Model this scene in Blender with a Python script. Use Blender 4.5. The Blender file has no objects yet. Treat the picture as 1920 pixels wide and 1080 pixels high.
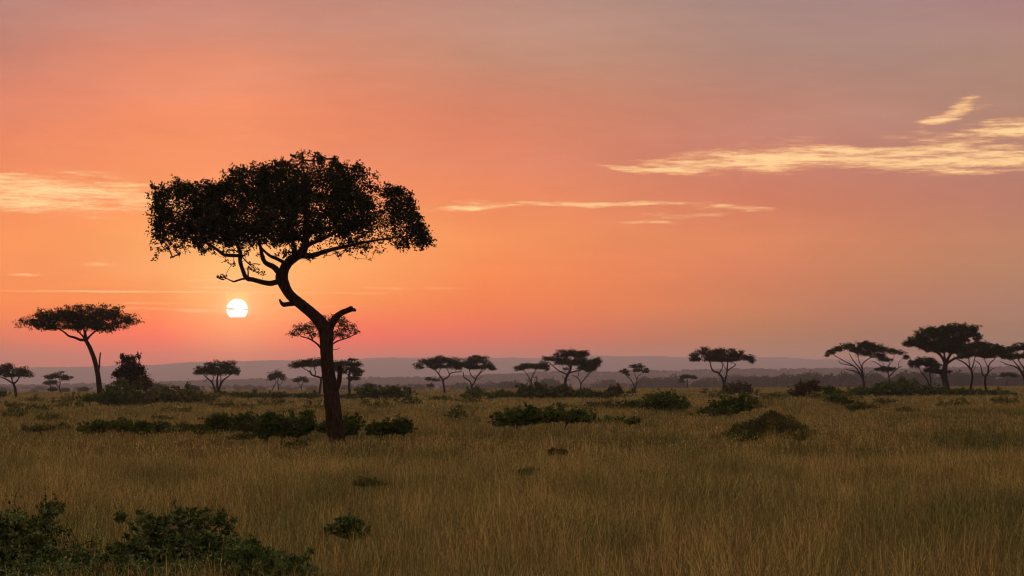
import bpy, math, random
import numpy as np
from mathutils import Vector

rng = np.random.default_rng(7)
CAL = False
F, HY, CH = 4516.5, 716.0, 2.7          # focal length in photo pixels, horizon row, eye height
S = bpy.context.scene
COL = S.collection

# ------------------------------------------------------------------ terrain
MOUNDS = [  # x, y, rx, ry, h
    (-43.0, 300.0, 6.5, 9.0, 1.05), (-38.0, 310.0, 5.0, 8.0, 0.8),
    (24.5, 215.0, 6.0, 9.0, 0.55), (27.5, 205.0, 4.0, 6.0, 0.6), (18.0, 205.0, 4.0, 6.0, 0.45),
]
def terr(x, y):
    x = np.asarray(x, float); y = np.asarray(y, float)
    z = 0.0062 * np.clip(x, -1500, 1500) - 0.0045*np.clip(y-700, 0, 1300)
    z = z + 0.10*np.sin(x*0.11+1.3)*np.sin(y*0.045+0.4) + 0.05*np.sin(x*0.31+y*0.17)
    for mx, my, rx, ry, h in MOUNDS:
        z = z + h*np.exp(-((x-mx)/rx)**2 - ((y-my)/ry)**2)
    return z
def P(px, py, d, dy=0.0):
    return np.array([(px-960)/F*(d), d+dy, CH+(HY-py)/F*d])

# ------------------------------------------------------------------ object helpers
def tag(o, label=None, cat=None, group=None, kind=None):
    if label: o['label'] = label
    if cat: o['category'] = cat
    if group: o['group'] = group
    if kind: o['kind'] = kind
    return o
def empty(name, loc, label, cat, group=None):
    o = bpy.data.objects.new(name, None); COL.objects.link(o)
    o.location = loc; o.empty_display_size = 0.5
    return tag(o, label, cat, group)
def mesh_np(name, verts, faces, smooth=False):
    """faces: list of int arrays (n,k)"""
    me = bpy.data.meshes.new(name)
    verts = np.asarray(verts, np.float32)
    me.vertices.add(len(verts)); me.vertices.foreach_set('co', verts.ravel())
    faces = [np.asarray(f, np.int32) for f in faces if len(f)]
    nl = sum(f.size for f in faces); nf = sum(len(f) for f in faces)
    me.loops.add(nl); me.polygons.add(nf)
    me.loops.foreach_set('vertex_index', np.concatenate([f.ravel() for f in faces]))
    tot = np.concatenate([np.full(len(f), f.shape[1], np.int32) for f in faces])
    st = np.concatenate([[0], np.cumsum(tot)[:-1]]).astype(np.int32)
    me.polygons.foreach_set('loop_start', st)
    me.polygons.foreach_set('use_smooth', np.full(nf, smooth))
    me.update(calc_edges=True)
    return me
def link_mesh(name, verts, faces, mat, parent=None, origin=(0,0,0), smooth=False):
    verts = np.asarray(verts, float) - np.asarray(origin, float)
    me = mesh_np(name, verts, faces, smooth)
    me.materials.append(mat)
    o = bpy.data.objects.new(name, me); COL.objects.link(o)
    if parent is not None: o.parent = parent
    else: o.location = origin
    return o
class Geo:
    def __init__(s): s.v = []; s.f = {}; s.n = 0
    def add(s, v, f):
        s.v.append(np.asarray(v, float))
        f = np.asarray(f, np.int64) + s.n
        s.f.setdefault(f.shape[1], []).append(f); s.n += len(v)
    def get(s):
        return np.concatenate(s.v), [np.concatenate(a) for a in s.f.values()]

# ------------------------------------------------------------------ materials
def mat_new(name):
    m = bpy.data.materials.new(name); m.use_nodes = True
    nt = m.node_tree; nt.nodes.clear()
    return m, nt, nt.nodes, nt.links
def leafy(name, c1, c2, c3, scale=0.8, transl=0.25, pos='world', rough=0.75):
    """leaf / blade material: colours vary by clump (noise in space) and from piece to piece"""
    m, nt, N, L = mat_new(name)
    out = N.new('ShaderNodeOutputMaterial')
    geo = N.new('ShaderNodeNewGeometry')
    n1 = N.new('ShaderNodeTexNoise'); n1.inputs['Scale'].default_value = scale; n1.inputs['Detail'].default_value = 3
    L.new(geo.outputs['Position'], n1.inputs['Vector'])
    r = N.new('ShaderNodeValToRGB'); e = r.color_ramp.elements
    e[0].position = 0.35; e[0].color = (*c1, 1); e[1].position = 0.65; e[1].color = (*c3, 1)
    k = e.new(0.5); k.color = (*c2, 1)
    L.new(n1.outputs['Fac'], r.inputs['Fac'])
    hs = N.new('ShaderNodeHueSaturation')
    mr = N.new('ShaderNodeMapRange'); mr.inputs['To Min'].default_value = 0.55; mr.inputs['To Max'].default_value = 1.5
    L.new(geo.outputs['Random Per Island'], mr.inputs['Value']); L.new(mr.outputs[0], hs.inputs['Value'])
    L.new(r.outputs['Color'], hs.inputs['Color'])
    d = N.new('ShaderNodeBsdfDiffuse'); t = N.new('ShaderNodeBsdfTranslucent')
    mx = N.new('ShaderNodeMixShader'); mx.inputs['Fac'].default_value = transl
    L.new(hs.outputs['Color'], d.inputs['Color']); L.new(hs.outputs['Color'], t.inputs['Color'])
    L.new(d.outputs[0], mx.inputs[1]); L.new(t.outputs[0], mx.inputs[2]); L.new(mx.outputs[0], out.inputs['Surface'])
    return m
def bark(name, c1, c2):
    m, nt, N, L = mat_new(name)
    out = N.new('ShaderNodeOutputMaterial')
    tc = N.new('ShaderNodeTexCoord'); mp = N.new('ShaderNodeMapping'); mp.inputs['Scale'].default_value = (6, 6, 1.2)
    L.new(tc.outputs['Object'], mp.inputs['Vector'])
    n = N.new('ShaderNodeTexNoise'); n.inputs['Scale'].default_value = 2.2; n.inputs['Detail'].default_value = 6
    n.inputs['Roughness'].default_value = 0.7
    L.new(mp.outputs[0], n.inputs['Vector'])
    r = N.new('ShaderNodeValToRGB'); e = r.color_ramp.elements
    e[0].position = .38; e[0].color = (*c1, 1); e[1].position = .62; e[1].color = (*c2, 1)
    L.new(n.outputs['Fac'], r.inputs['Fac'])
    b = N.new('ShaderNodeBump'); b.inputs['Strength'].default_value = .9; b.inputs['Distance'].default_value = .08
    L.new(n.outputs['Fac'], b.inputs['Height'])
    d = N.new('ShaderNodeBsdfDiffuse'); d.inputs['Roughness'].default_value = .6
    L.new(r.outputs['Color'], d.inputs['Color']); L.new(b.outputs[0], d.inputs['Normal'])
    L.new(d.outputs[0], out.inputs['Surface'])
    return m
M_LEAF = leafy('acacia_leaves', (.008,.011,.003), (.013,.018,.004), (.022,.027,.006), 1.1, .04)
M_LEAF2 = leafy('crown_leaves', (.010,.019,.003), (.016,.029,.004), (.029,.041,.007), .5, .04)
M_BUSH = leafy('bush_leaves', (.032,.052,.009), (.060,.084,.015), (.115,.125,.028), 1.2, .08)
M_BUSHR = leafy('brown_bush_leaves', (.050,.034,.012), (.075,.050,.018), (.095,.070,.024), 1.2, .10)
M_HUMMOCK = leafy('mound_shrub_leaves', (.070,.080,.018), (.11,.105,.026), (.16,.13,.038), 1.0, .15)
M_HERB = leafy('herb_leaves', (.050,.085,.020), (.10,.140,.035), (.200,.220,.075), 4.0, .12)
M_SHRUB = leafy('shrub_leaves', (.040,.062,.014), (.085,.110,.028), (.190,.200,.070), 5.0, .10)
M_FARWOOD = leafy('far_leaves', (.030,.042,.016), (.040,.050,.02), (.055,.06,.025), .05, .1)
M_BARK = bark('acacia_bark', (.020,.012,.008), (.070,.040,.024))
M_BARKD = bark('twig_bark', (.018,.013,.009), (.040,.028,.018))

def grass_mat():
    m, nt, N, L = mat_new('dry_grass')
    out = N.new('ShaderNodeOutputMaterial')
    geo = N.new('ShaderNodeNewGeometry'); oi = N.new('ShaderNodeObjectInfo')
    def noise(scale, detail=3, sx=1, sy=1):
        mp = N.new('ShaderNodeMapping'); mp.inputs['Scale'].default_value = (sx, sy, .2)
        L.new(geo.outputs['Position'], mp.inputs['Vector'])
        n = N.new('ShaderNodeTexNoise'); n.inputs['Scale'].default_value = scale; n.inputs['Detail'].default_value = detail
        L.new(mp.outputs[0], n.inputs['Vector']); return n.outputs['Fac']
    def ramp(fac, stops):
        r = N.new('ShaderNodeValToRGB'); e = r.color_ramp.elements
        e[0].position, e[0].color = stops[0][0], (*stops[0][1], 1)
        e[1].position, e[1].color = stops[-1][0], (*stops[-1][1], 1)
        for p, c in stops[1:-1]:
            k = e.new(p); k.color = (*c, 1)
        L.new(fac, r.inputs['Fac']); return r.outputs['Color']
    big = noise(.13, 5, 1, .30); sm = noise(.9, 3)
    a = ramp(big, [(.36, (.075,.098,.028)), (.45, (.228,.178,.052)), (.55, (.385,.262,.078)), (.64, (.115,.115,.036))])
    b = ramp(sm, [(.35, (.080,.096,.026)), (.5, (.24,.185,.053)), (.66, (.46,.300,.094))])
    mx = N.new('ShaderNodeMix'); mx.data_type = 'RGBA'; mx.inputs['Factor'].default_value = .45
    L.new(a, mx.inputs[6]); L.new(b, mx.inputs[7])
    hs = N.new('ShaderNodeHueSaturation')
    mr = N.new('ShaderNodeMapRange'); mr.inputs['To Min'].default_value = .0; mr.inputs['To Max'].default_value = 1.0
    pw = N.new('ShaderNodeMath'); pw.operation = 'POWER'; pw.inputs[1].default_value = 2.6
    L.new(geo.outputs['Random Per Island'], pw.inputs[0]); L.new(pw.outputs[0], mr.inputs['Value'])
    mr.inputs['To Min'].default_value = .42; mr.inputs['To Max'].default_value = 3.0
    mr2 = N.new('ShaderNodeMapRange'); mr2.inputs['To Min'].default_value = .465; mr2.inputs['To Max'].default_value = .535
    L.new(oi.outputs['Random'], mr2.inputs['Value'])
    L.new(mr.outputs[0], hs.inputs['Value']); L.new(mr2.outputs[0], hs.inputs['Hue'])
    L.new(mx.outputs[2], hs.inputs['Color'])
    d = N.new('ShaderNodeBsdfDiffuse'); t = N.new('ShaderNodeBsdfTranslucent')
    ms = N.new('ShaderNodeMixShader'); ms.inputs['Fac'].default_value = .35
    L.new(hs.outputs['Color'], d.inputs['Color']); L.new(hs.outputs['Color'], t.inputs['Color'])
    L.new(d.outputs[0], ms.inputs[1]); L.new(t.outputs[0], ms.inputs[2]); L.new(ms.outputs[0], out.inputs['Surface'])
    return m
M_GRASS = grass_mat()
def ground_mat():
    m, nt, N, L = mat_new('savanna_ground')
    out = N.new('ShaderNodeOutputMaterial'); geo = N.new('ShaderNodeNewGeometry')
    n = N.new('ShaderNodeTexNoise'); n.inputs['Scale'].default_value = .15; n.inputs['Detail'].default_value = 10
    n.inputs['Roughness'].default_value = .7
    L.new(geo.outputs['Position'], n.inputs['Vector'])
    r = N.new('ShaderNodeValToRGB'); e = r.color_ramp.elements
    e[0].position = .35; e[0].color = (.050,.046,.013, 1); e[1].position = .65; e[1].color = (.14,.105,.035, 1)
    L.new(n.outputs['Fac'], r.inputs['Fac'])
    d = N.new('ShaderNodeBsdfDiffuse'); L.new(r.outputs['Color'], d.inputs['Color'])
    L.new(d.outputs[0], out.inputs['Surface']); return m
M_GROUND = ground_mat()
def hill_mat():
    m, nt, N, L = mat_new('hillside')
    out = N.new('ShaderNodeOutputMaterial'); geo = N.new('ShaderNodeNewGeometry')
    n = N.new('ShaderNodeTexNoise'); n.inputs['Scale'].default_value = .01; n.inputs['Detail'].default_value = 8
    L.new(geo.outputs['Position'], n.inputs['Vector'])
    r = N.new('ShaderNodeValToRGB'); e = r.color_ramp.elements
    e[0].position = .4; e[0].color = (.030,.034,.02, 1); e[1].position = .65; e[1].color = (.07,.065,.04, 1)
    L.new(n.outputs['Fac'], r.inputs['Fac'])
    d = N.new('ShaderNodeBsdfDiffuse'); L.new(r.outputs['Color'], d.inputs['Color'])
    L.new(d.outputs[0], out.inputs['Surface']); return m
M_HILL = hill_mat()

# ------------------------------------------------------------------ ground + hills
ys = np.concatenate([np.linspace(-500, 20, 30), np.linspace(20, 450, 300)[1:], np.geomspace(450, 17000, 150)[1:]])
tx = np.linspace(-1, 1, 221)
W = 300 + .32*np.maximum(ys, 0)
X = tx[None, :]*np.abs(tx[None, :])**.35*W[:, None]; Y = np.repeat(ys[:, None], len(tx), 1)
V = np.stack([X, Y, terr(X, Y)], -1).reshape(-1, 3)
def grid_faces(nr, nc):
    i = np.arange((nr-1)*nc).reshape(nr-1, nc)[:, :-1].ravel()
    return np.stack([i, i+1, i+1+nc, i+nc], 1)
g = link_mesh('ground', V, [grid_faces(len(ys), len(tx))], M_GROUND, smooth=True); tag(g, kind='structure')

def hill(name, d, depth, prof, amp, seed):
    pxs = np.array([p[0] for p in prof]); pys = np.array([p[1] for p in prof])
    xs = np.linspace(-.31*d, .31*d, 700)
    px = 960 + F*xs/d
    top = CH + (HY - np.interp(px, pxs, pys))/F*d
    r = np.random.default_rng(seed)
    for k in range(6):
        fq = 2**k; top = top + amp/fq**.7*np.sin(xs/d*40*fq + r.uniform(0, 6))*.3
    t = np.linspace(0, 1, 24)
    sh = np.sin(np.pi*t)**.8
    yy = d - depth*.5 + depth*t
    X, Y = np.meshgrid(xs, yy)
    base = terr(X, Y) - 1.5
    Z = base + (top[None, :] - base)*sh[:, None]
    Z += (np.sin(X*.02+Y*.013+seed)*np.sin(Y*.017+X*.005))*amp*.25*sh[:, None]
    v = np.stack([X, Y, Z], -1)
    o = link_mesh(name, v.reshape(-1, 3), [grid_faces(24, 700)], M_HILL, smooth=True); tag(o, kind='structure')
    return xs, yy, Z
near_prof = [(-600,726),(0,724),(250,724),(330,722),(380,719),(440,717),(480,716),(600,713),(700,711),(760,710),(900,708),
             (1000,705),(1100,702),(1200,700),(1300,698),(1400,696),(1500,693),(1600,694),(1700,698),(1800,694),(1900,691),(2500,694)]
far_prof = [(-700,702),(0,694),(60,690),(200,685),(300,681),(400,679),(500,677),(700,673),(900,670),(1100,668),(1300,670),(1600,674),(1920,676),(2700,684)]
hx, hy, hz = hill('hills', 6000, 1300, near_prof, 6, 3)
hill('far_hills', 15500, 2200, far_prof, 16, 5)

# ------------------------------------------------------------------ leaves, tubes
def leaf_quads(c, size, r=None, flat=0.0, aspect=1.9):
    """one rhombic leaf per centre"""
    r = r or rng
    n = len(c); size = np.broadcast_to(size, (n,))[:, None]
    a = r.normal(size=(n, 3)); a[:, 2] *= (1-flat); a /= np.linalg.norm(a, axis=1)[:, None]
    b = r.normal(size=(n, 3)); b = np.cross(a, b); b /= np.linalg.norm(b, axis=1)[:, None]
    v = np.stack([c - a*size*.5*aspect**.5, c + b*size*.5/aspect**.5 - a*size*.05, c + a*size*.5*aspect**.5, c - b*size*.5/aspect**.5 - a*size*.05], 1)
    f = np.arange(n*4).reshape(n, 4)
    return v.reshape(-1, 3), f
def catmull(pts, n=6):
    pts = np.asarray(pts, float)
    if len(pts) < 3:
        t = np.linspace(0, 1, n)[:, None]; return pts[0]*(1-t)+pts[-1]*t
    p = np.vstack([2*pts[0]-pts[1], pts, 2*pts[-1]-pts[-2]])
    out = []
    for i in range(1, len(p)-2):
        t = np.linspace(0, 1, n, endpoint=False)[:, None]
        out.append(.5*((2*p[i]) + (-p[i-1]+p[i+1])*t + (2*p[i-1]-5*p[i]+4*p[i+1]-p[i+2])*t*t + (-p[i-1]+3*p[i]-3*p[i+1]+p[i+2])*t**3))
    out.append(p[-2][None]); return np.vstack(out)
def tube(geo, pts, rad, sides=8, rough=0.0, lobes=0.0):
    pts = np.asarray(pts, float); n = len(pts); rad = np.asarray(rad, float)
    tan = np.gradient(pts, axis=0); tan /= np.linalg.norm(tan, axis=1)[:, None]+1e-9
    u = np.cross(tan[0], [0.3, 1, 0.1]); u /= np.linalg.norm(u)
    ang = np.linspace(0, 2*np.pi, sides, endpoint=False); ph = rng.uniform(0, 6, 4)
    V = []
    for i in range(n):
        u = u - tan[i]*np.dot(u, tan[i]); u /= np.linalg.norm(u); w = np.cross(tan[i], u)
        rr = rad[i]*(1 + lobes*(np.sin(ang*3+ph[0]+i*.05)*.5+np.sin(ang*5+ph[1]-i*.07)*.35+np.sin(ang*9+ph[2]+i*.1)*.25) + rough*rng.normal(size=sides))
        V.append(pts[i] + (np.cos(ang)*rr)[:, None]*u + (np.sin(ang)*rr)[:, None]*w)
    V.append(pts[0][None] - tan[0]*rad[0]*.2); V.append(pts[-1][None] + tan[-1]*rad[-1]*.6)
    V = np.vstack(V)
    i = np.arange(n-1)[:, None]*sides; j = np.arange(sides)[None]; j2 = (j+1) % sides
    f = np.stack([i+j, i+j2, i+sides+j2, i+sides+j], -1).reshape(-1, 4)
    geo.add(V, f)
    j = j.ravel(); j2 = j2.ravel(); e = (n-1)*sides
    cap = np.vstack([np.stack([j2, j, np.full(sides, n*sides)], 1), np.stack([e+j, e+j2, np.full(sides, n*sides+1)], 1)])
    geo.add(np.zeros((0, 3)), cap - 0) if False else geo.f.setdefault(3, []).append(cap + geo.n - len(V))
def frusta(geo, A, B, ra, rb, sides=3):
    """many separate tapered segments at once"""
    d = B-A; ln = np.linalg.norm(d, axis=1)[:, None]+1e-9; t = d/ln
    u = np.cross(t, np.array([.31, .2, .93])); u /= np.linalg.norm(u, axis=1)[:, None]+1e-9; w = np.cross(t, u)
    ang = np.linspace(0, 2*np.pi, sides, endpoint=False)
    ring = np.cos(ang)[None, :, None]*u[:, None]+np.sin(ang)[None, :, None]*w[:, None]
    v = np.concatenate([A[:, None]+ring*ra[:, None, None], B[:, None]+ring*rb[:, None, None]], 1)
    n = len(A); base = np.arange(n)[:, None]*2*sides; j = np.arange(sides)[None]; j2 = (j+1) % sides
    f = np.stack([base+j, base+j2, base+sides+j2, base+sides+j], -1).reshape(-1, 4)
    geo.add(v.reshape(-1, 3), f)

def grow(nodes, parent, rad0, attr, bf, tip, geo, jit=.05, expo=2.3, sides=4):
    """connect attractor points to the limbs by short balanced paths, thicken towards the root, mesh them"""
    n0 = len(nodes); N = len(attr)
    plen = np.zeros(n0)
    for i in range(n0):
        if parent[i] >= 0: plen[i] = plen[parent[i]] + np.linalg.norm(nodes[i]-nodes[parent[i]])
    allow = np.array([a for a in range(n0)])
    P0 = nodes; D = np.linalg.norm(attr[:, None]-P0[None], axis=2) if N*n0 < 4e6 else np.linalg.norm(attr[:, None]-P0[None], axis=2)
    C = D + bf*plen[None]
    par = C.argmin(1); best = C.min(1); done = np.zeros(N, bool)
    allp = list(nodes); allpar = list(parent); allpl = list(plen)
    order = []
    for _ in range(N):
        b = np.where(done, 1e9, best); k = int(b.argmin()); done[k] = True
        pi = int(par[k]); q = attr[k]; p = allp[pi]; L = np.linalg.norm(q-p)
        mid = (p+q)/2 + rng.normal(size=3)*jit*L + np.array([0, 0, -.06*L])
        allp.append(mid); allpar.append(pi); allpl.append(allpl[pi]+L*.5); im = len(allp)-1
        allp.append(q); allpar.append(im); allpl.append(allpl[pi]+L); iq = len(allp)-1
        for idx, pt in ((im, mid), (iq, q)):
            d = np.linalg.norm(attr-pt, axis=1) + bf*allpl[idx]
            m = d < best; best[m] = d[m]; par[m] = idx
    Pn = np.array(allp); pr = np.array(allpar); n = len(Pn)
    r = np.zeros(n)
    kids = np.zeros(n)
    for i in range(n-1, n0-1, -1):
        if r[i] == 0: r[i] = tip**expo
        r[pr[i]] += r[i] if pr[i] >= n0 else 0
    r = r**(1/expo)
    idx = np.arange(n0, n)
    A = Pn[pr[idx]]; B = Pn[idx]
    rb = r[idx]; ra = np.where(pr[idx] >= n0, np.minimum(r[pr[idx]], rb*1.25), rb*1.15)
    thick = rb > tip*3
    if thick.any(): frusta(geo, A[thick], B[thick], ra[thick], rb[thick], 6)
    if (~thick).any(): frusta(geo, A[~thick], B[~thick], ra[~thick], rb[~thick], 3)
    return Pn, pr, r

def limb_px(pts, d, dep=(0, 0), n=5):
    """pts: (px, py, r_px) -> 3D polyline and radii; depth runs from dep[0] to dep[1] metres"""
    pts = np.array(pts, float); t = np.linspace(0, 1, len(pts))
    dp = dep[0] + (dep[1]-dep[0])*t
    p3 = np.array([P(a[0], a[1], d, q) for a, q in zip(pts, dp)])
    c = catmull(np.hstack([p3, pts[:, 2:3]*d/F]), n)
    return c[:, :3], np.maximum(c[:, 3], .004)

def inside_noise(p, f, seed):
    a = np.sin(p[:, 0]*f+seed)+np.sin(p[:, 1]*f*1.1+seed*2)+np.sin(p[:, 2]*f*1.7+seed*3)
    b = np.sin(p[:, 0]*f*2.3+p[:, 2]*f+seed)+np.sin(p[:, 1]*f*2.1-p[:, 0]*f+seed*1.7)
    return a*.33+b*.25

def blob_points(blobs, d, n, seed, depthk=.85, up=.5, maxdep=99, shell=.35, lumpy=.22):
    """random points in flattened ellipsoids given in photo pixels"""
    r = np.random.default_rng(seed); out = []
    a = np.array([b[2]*b[3]*b[2] for b in blobs], float)**.75; a /= a.sum()
    for b, w in zip(blobs, a):
        k = max(4, int(n*w)); q = r.normal(size=(k, 3)); q /= np.linalg.norm(q, axis=1)[:, None]
        fr = 2.6; ph = r.uniform(0, 6, 3)
        lump = 1 + lumpy*(np.sin(q[:, 0]*fr*2+ph[0])*np.sin(q[:, 2]*fr*1.7+ph[1]) + .7*np.sin(q[:, 1]*fr*3+ph[2]+q[:, 0]*5)*np.sin(q[:, 2]*fr*3.3+q[:, 0]*7))
        q *= ((r.random(k)**(shell))*lump)[:, None]
        q[:, 2] = np.where(q[:, 2] < 0, q[:, 2]*.75, q[:, 2])
        c = P(b[0], b[1], d, (b[4] if len(b) > 4 else r.uniform(-.25, .25)*b[2]*d/F))
        dp = min(b[2]*depthk*d/F, maxdep)
        out.append(c + q*np.array([b[2]*d/F, dp, b[3]*d/F]))
    return np.vstack(out)

def make_tree(name, label, d, limbs, blobs, cat='tree', group=None, natt=140, leaves=6000, leaf=.16, clump=.45,
              mat=None, seed=1, bf=.25, tip=.012, by=None, sparse=0.0, shell=.35):
    if CAL: return
    global rng
    rng = np.random.default_rng(seed)
    base = P(limbs[0][0][0], limbs[0][0][1], d)
    gz = float(terr(base[0], base[1])); k = d/F
    root = empty(name, (base[0], base[1], gz), label, cat, group); o = (base[0], base[1], gz)
    geo = Geo(); nodes = []; par = []
    for li, l in enumerate(limbs):
        p, r = limb_px(l, d, (0, 0) if li == 0 else (0, rng.uniform(-1, 1)*.25*abs(l[-1][0]-l[0][0])*k+rng.uniform(-.8, .8)))
        if li == 0:
            down = np.array([[p[0][0], p[0][1], gz-.2]]);
            if down[0, 2] < p[0][2]-.05:
                p = np.vstack([down, p]); r = np.concatenate([[r[0]*1.25], r])
        tube(geo, p, r, 8 if d > 200 else 20, .03, .12)
        s = len(nodes)
        if li == 0 or not nodes:
            par += [-1 if i == 0 else s+i-1 for i in range(len(p))]
        else:
            nn = int(np.linalg.norm(np.array(nodes)-p[0], axis=1).argmin())
            par += [nn if i == 0 else s+i-1 for i in range(len(p))]
        nodes += list(p)
    nodes = np.array(nodes); par = np.array(par)
    blobs = [(b[0], b[1]-.5, b[2]*1.06, b[3]*1.28) for b in blobs]
    att = blob_points(blobs, d, natt, seed+5, shell=.6)
    # branches leave the limbs only near or inside the crown
    cz = att[:, 2].min(); pen = np.clip(cz-.4*(att[:, 2].max()-cz)-nodes[:, 2], 0, None)
    fake = nodes.copy()
    Pn, pr, r = grow(nodes, par, None, att, bf, tip, geo)
    v, f = geo.get()
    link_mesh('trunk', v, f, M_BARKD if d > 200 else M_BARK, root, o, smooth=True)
    c = blob_points(blobs, d, int(leaves*.45), seed+9, shell=shell)
    nz = inside_noise(c, 2.2/max(clump, .1)*.35, seed)
    c = c[nz > (-.15+sparse)]
    tips = att[rng.integers(0, len(att), int(leaves*.6))]
    g2 = tips + rng.normal(size=tips.shape)*np.array([1, 1, .55])*clump*.55
    cc = np.vstack([c, g2])
    v, f = leaf_quads(cc, leaf*rng.uniform(.6, 1.4, len(cc)), flat=.3)
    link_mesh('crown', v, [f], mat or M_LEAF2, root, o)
    return root

# ------------------------------------------------------------------ the big acacia
def main_tree():
    if CAL: return
    global rng
    rng = np.random.default_rng(11)
    d = 105.0; k = d/F
    b = P(633, 836, d); gz = float(terr(b[0], b[1])); o = (b[0], b[1], gz)
    root = empty('acacia_tree', o, 'large black silhouetted acacia with a bent forked trunk standing nearest right of the low sun', 'tree')
    trunk = [(634,838,17),(633,829,14.5),(627,790,14),(623,751,13.7),(617,712,12.3),(613,675,11.8),(611.5,645,12),(611,624,13),(602,607,11.5),
             (586,589,10),(567,573,9.6),(551,560,9.3),(541,549,9.3),(534,535,10.2),(529,521,11.2),(531,508,10)]
    geo = Geo(); nodes = []; par = []
    def add(pts, dep=(0, 0), sides=12, n=6, rough=.03, lobes=.12, keep=True):
        p, r = limb_px(pts, d, dep, n)
        tube(geo, p, r, sides, rough, lobes)
        s = len(nodes)
        if not s: par.extend([-1]+list(range(len(p)-1)))
        else:
            nn = int(np.linalg.norm(np.array(nodes)-p[0], axis=1).argmin()); par.extend([nn]+[s+i for i in range(len(p)-1)])
        nodes.extend(list(p))
    add(trunk, sides=28, n=9, rough=.025, lobes=.16)
    for s in (-1, 1):   # root flare
        add([(633+s*4,812,8),(633+s*8,828,7),(633+s*14,838,3)], (0, -.2), 10)
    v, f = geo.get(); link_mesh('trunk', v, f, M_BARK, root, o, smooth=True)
    ns = len(nodes)
    geo = Geo()
    limbs = [
        ([(530,514,9.5),(535,500,9.5),(542,490,8.8),(553,481,8.3),(564,472,8.6),(570,458,7.5),(571,440,6.5),(570,415,4.5),(573,385,2.8),(576,350,1.3)], (0, .8)),
        ([(558,478,7),(572,480,6),(583,481,5.2),(600,477,4.5),(625,470,3.8),(650,465,3.2),(685,458,2.4),(725,452,1.7),(765,448,1)], (0, -1.8)),
        ([(527,526,6),(519,529,5.2),(508,532,4.8),(495,530.5,4.3),(478,526,4.2),(466,523,4.3),(460,509,3.7),(455.5,492,3.7),(457,478,3.8),(452,462,3),(440,440,2)], (0, -1.6)),
        ([(456,482,3.2),(442,482,3.3),(428,481,3),(416,472,2.8),(402,463,2.4),(375,452,1.8),(345,447,1.1)], (-1.2, -2.4)),
        ([(524,512,6),(513,501,5.2),(501,495,4.8),(493,489,4.2),(488,478,3.8),(484,465,3.2),(478,440,2.2),(470,410,1.4)], (0, 1.6)),
        ([(537,497,4.5),(530,491,3.8),(518,485,3.2),(505,479,2.8),(494,470,2.2),(480,455,1.6)], (0, .6)),
        ([(546,488,5),(552,478,4),(556,465,3.2),(548,450,2.6),(535,430,2)], (0, -1.2)),
        ([(568,466,5),(580,455,4),(600,445,3.4),(625,430,2.6),(655,410,1.8)], (.2, 2.4)),
        ([(570,450,4.5),(590,430,3.6),(610,405,2.8),(630,375,2)], (.4, -2.0)),
        ([(570,455,4),(550,435,3.2),(530,405,2.5),(515,370,1.7)], (.4, 2.4)),
        ([(470,525,2.2),(462,524.5,2),(450,528,1.8),(444,530,1.6),(436,527,1.2),(428,523,.9),(419,521,.6)], (-1, -1.2)),
        ([(471,522,1.6),(470.5,512,1.4),(470,504,1),(478,508,.8),(486,513,.6),(496,518,.5)], (-1.2, -.8)),
        ([(456,480,1.4),(470,496,1.1),(482,496,1.0),(490,497,.8)], (-1.0, -.5)),
        ([(571,400,2.6),(568,350,1.4),(563,315,.8),(566,295,.5),(562,275,.35)], (.8, .6)),
    ]
    for i, (l, dep) in enumerate(limbs): add(l, dep, 12 if i < 6 else 8)
    nodes = np.array(nodes); par = np.array(par)
    top = np.array([(280,376),(292,362),(303,351),(325,346),(344,343),(365,347),(391,346),(420,347),(430,344),(436,328),(452,320),(486,311),(523,307),(550,312),(560,300),(575,297),
                    (600,295),(625,305),(640,309),(675,316),(695,326),(702,345),(712,356),(722,352),(740,352),(756,356),(770,376),(778,402),(790,432),(800,448),(808,455)], float)
    bot = np.array([(285,440),(300,452),(322,456),(366,465),(397,462),(429,462),(460,468),(492,476),(523,478),(555,474),(586,480),(633,477),(680,468),(728,468),(760,465),(794,461),(808,457)], float)
    def crown_pts(n, hole, pw=1.0, seed=3):
        r = np.random.default_rng(seed); out = []
        while sum(map(len, out)) < n:
            m = n*2; px = r.uniform(292, 806, m); t = r.uniform(-1, 1, m)
            lim = np.sqrt(np.clip(1-((px-546)/268)**2, 0, 1)); 
            ok = np.abs(t) < lim*.98+.02
            px, t, lim = px[ok], t[ok], lim[ok]
            w = np.sqrt(np.clip(1-(t/(lim+.02))**2, 0, 1))
            tp = np.interp(px, top[:, 0], top[:, 1]); bt = np.interp(px, bot[:, 0], bot[:, 1])
            mid = bt*.62+tp*.38
            tp = mid+(tp-mid)*(.35+.65*w); bt = mid+(bt-mid)*(.35+.65*w)
            u = r.random(len(px))**pw
            py = bt+(tp-bt)*u
            q = np.stack([(px-960)/F*d, d+t*5.2, CH+(HY-py)/F*d], 1)
            nz = inside_noise(q, 2.1, 4.0)*.6 + inside_noise(q, 5.0, 9.0)*.4
            lowmid = np.exp(-((px-590)/90)**2)*np.clip((py-415)/50, 0, 1)*.45
            keep = nz > hole+lowmid + .25*np.clip((py-440)/30, 0, 1)
            keep &= ~((np.abs(px-709) < 8) & (py < 372)) & ~((px > 690) & (py > 405) & (r.random(len(px)) < .6)) & ~((px > 650) & (r.random(len(px)) < .15))
            out.append(q[keep])
        return np.vstack(out)[:n]
    att = crown_pts(1450, -.30, .85, 3)
    # sparse outer sprays below and beside the crown
    def spray(px0, px1, py0, py1, n, dep):
        return np.array([P(rng.uniform(px0, px1), rng.uniform(py0, py1), d, rng.uniform(*dep)) for _ in range(n)])
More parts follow.
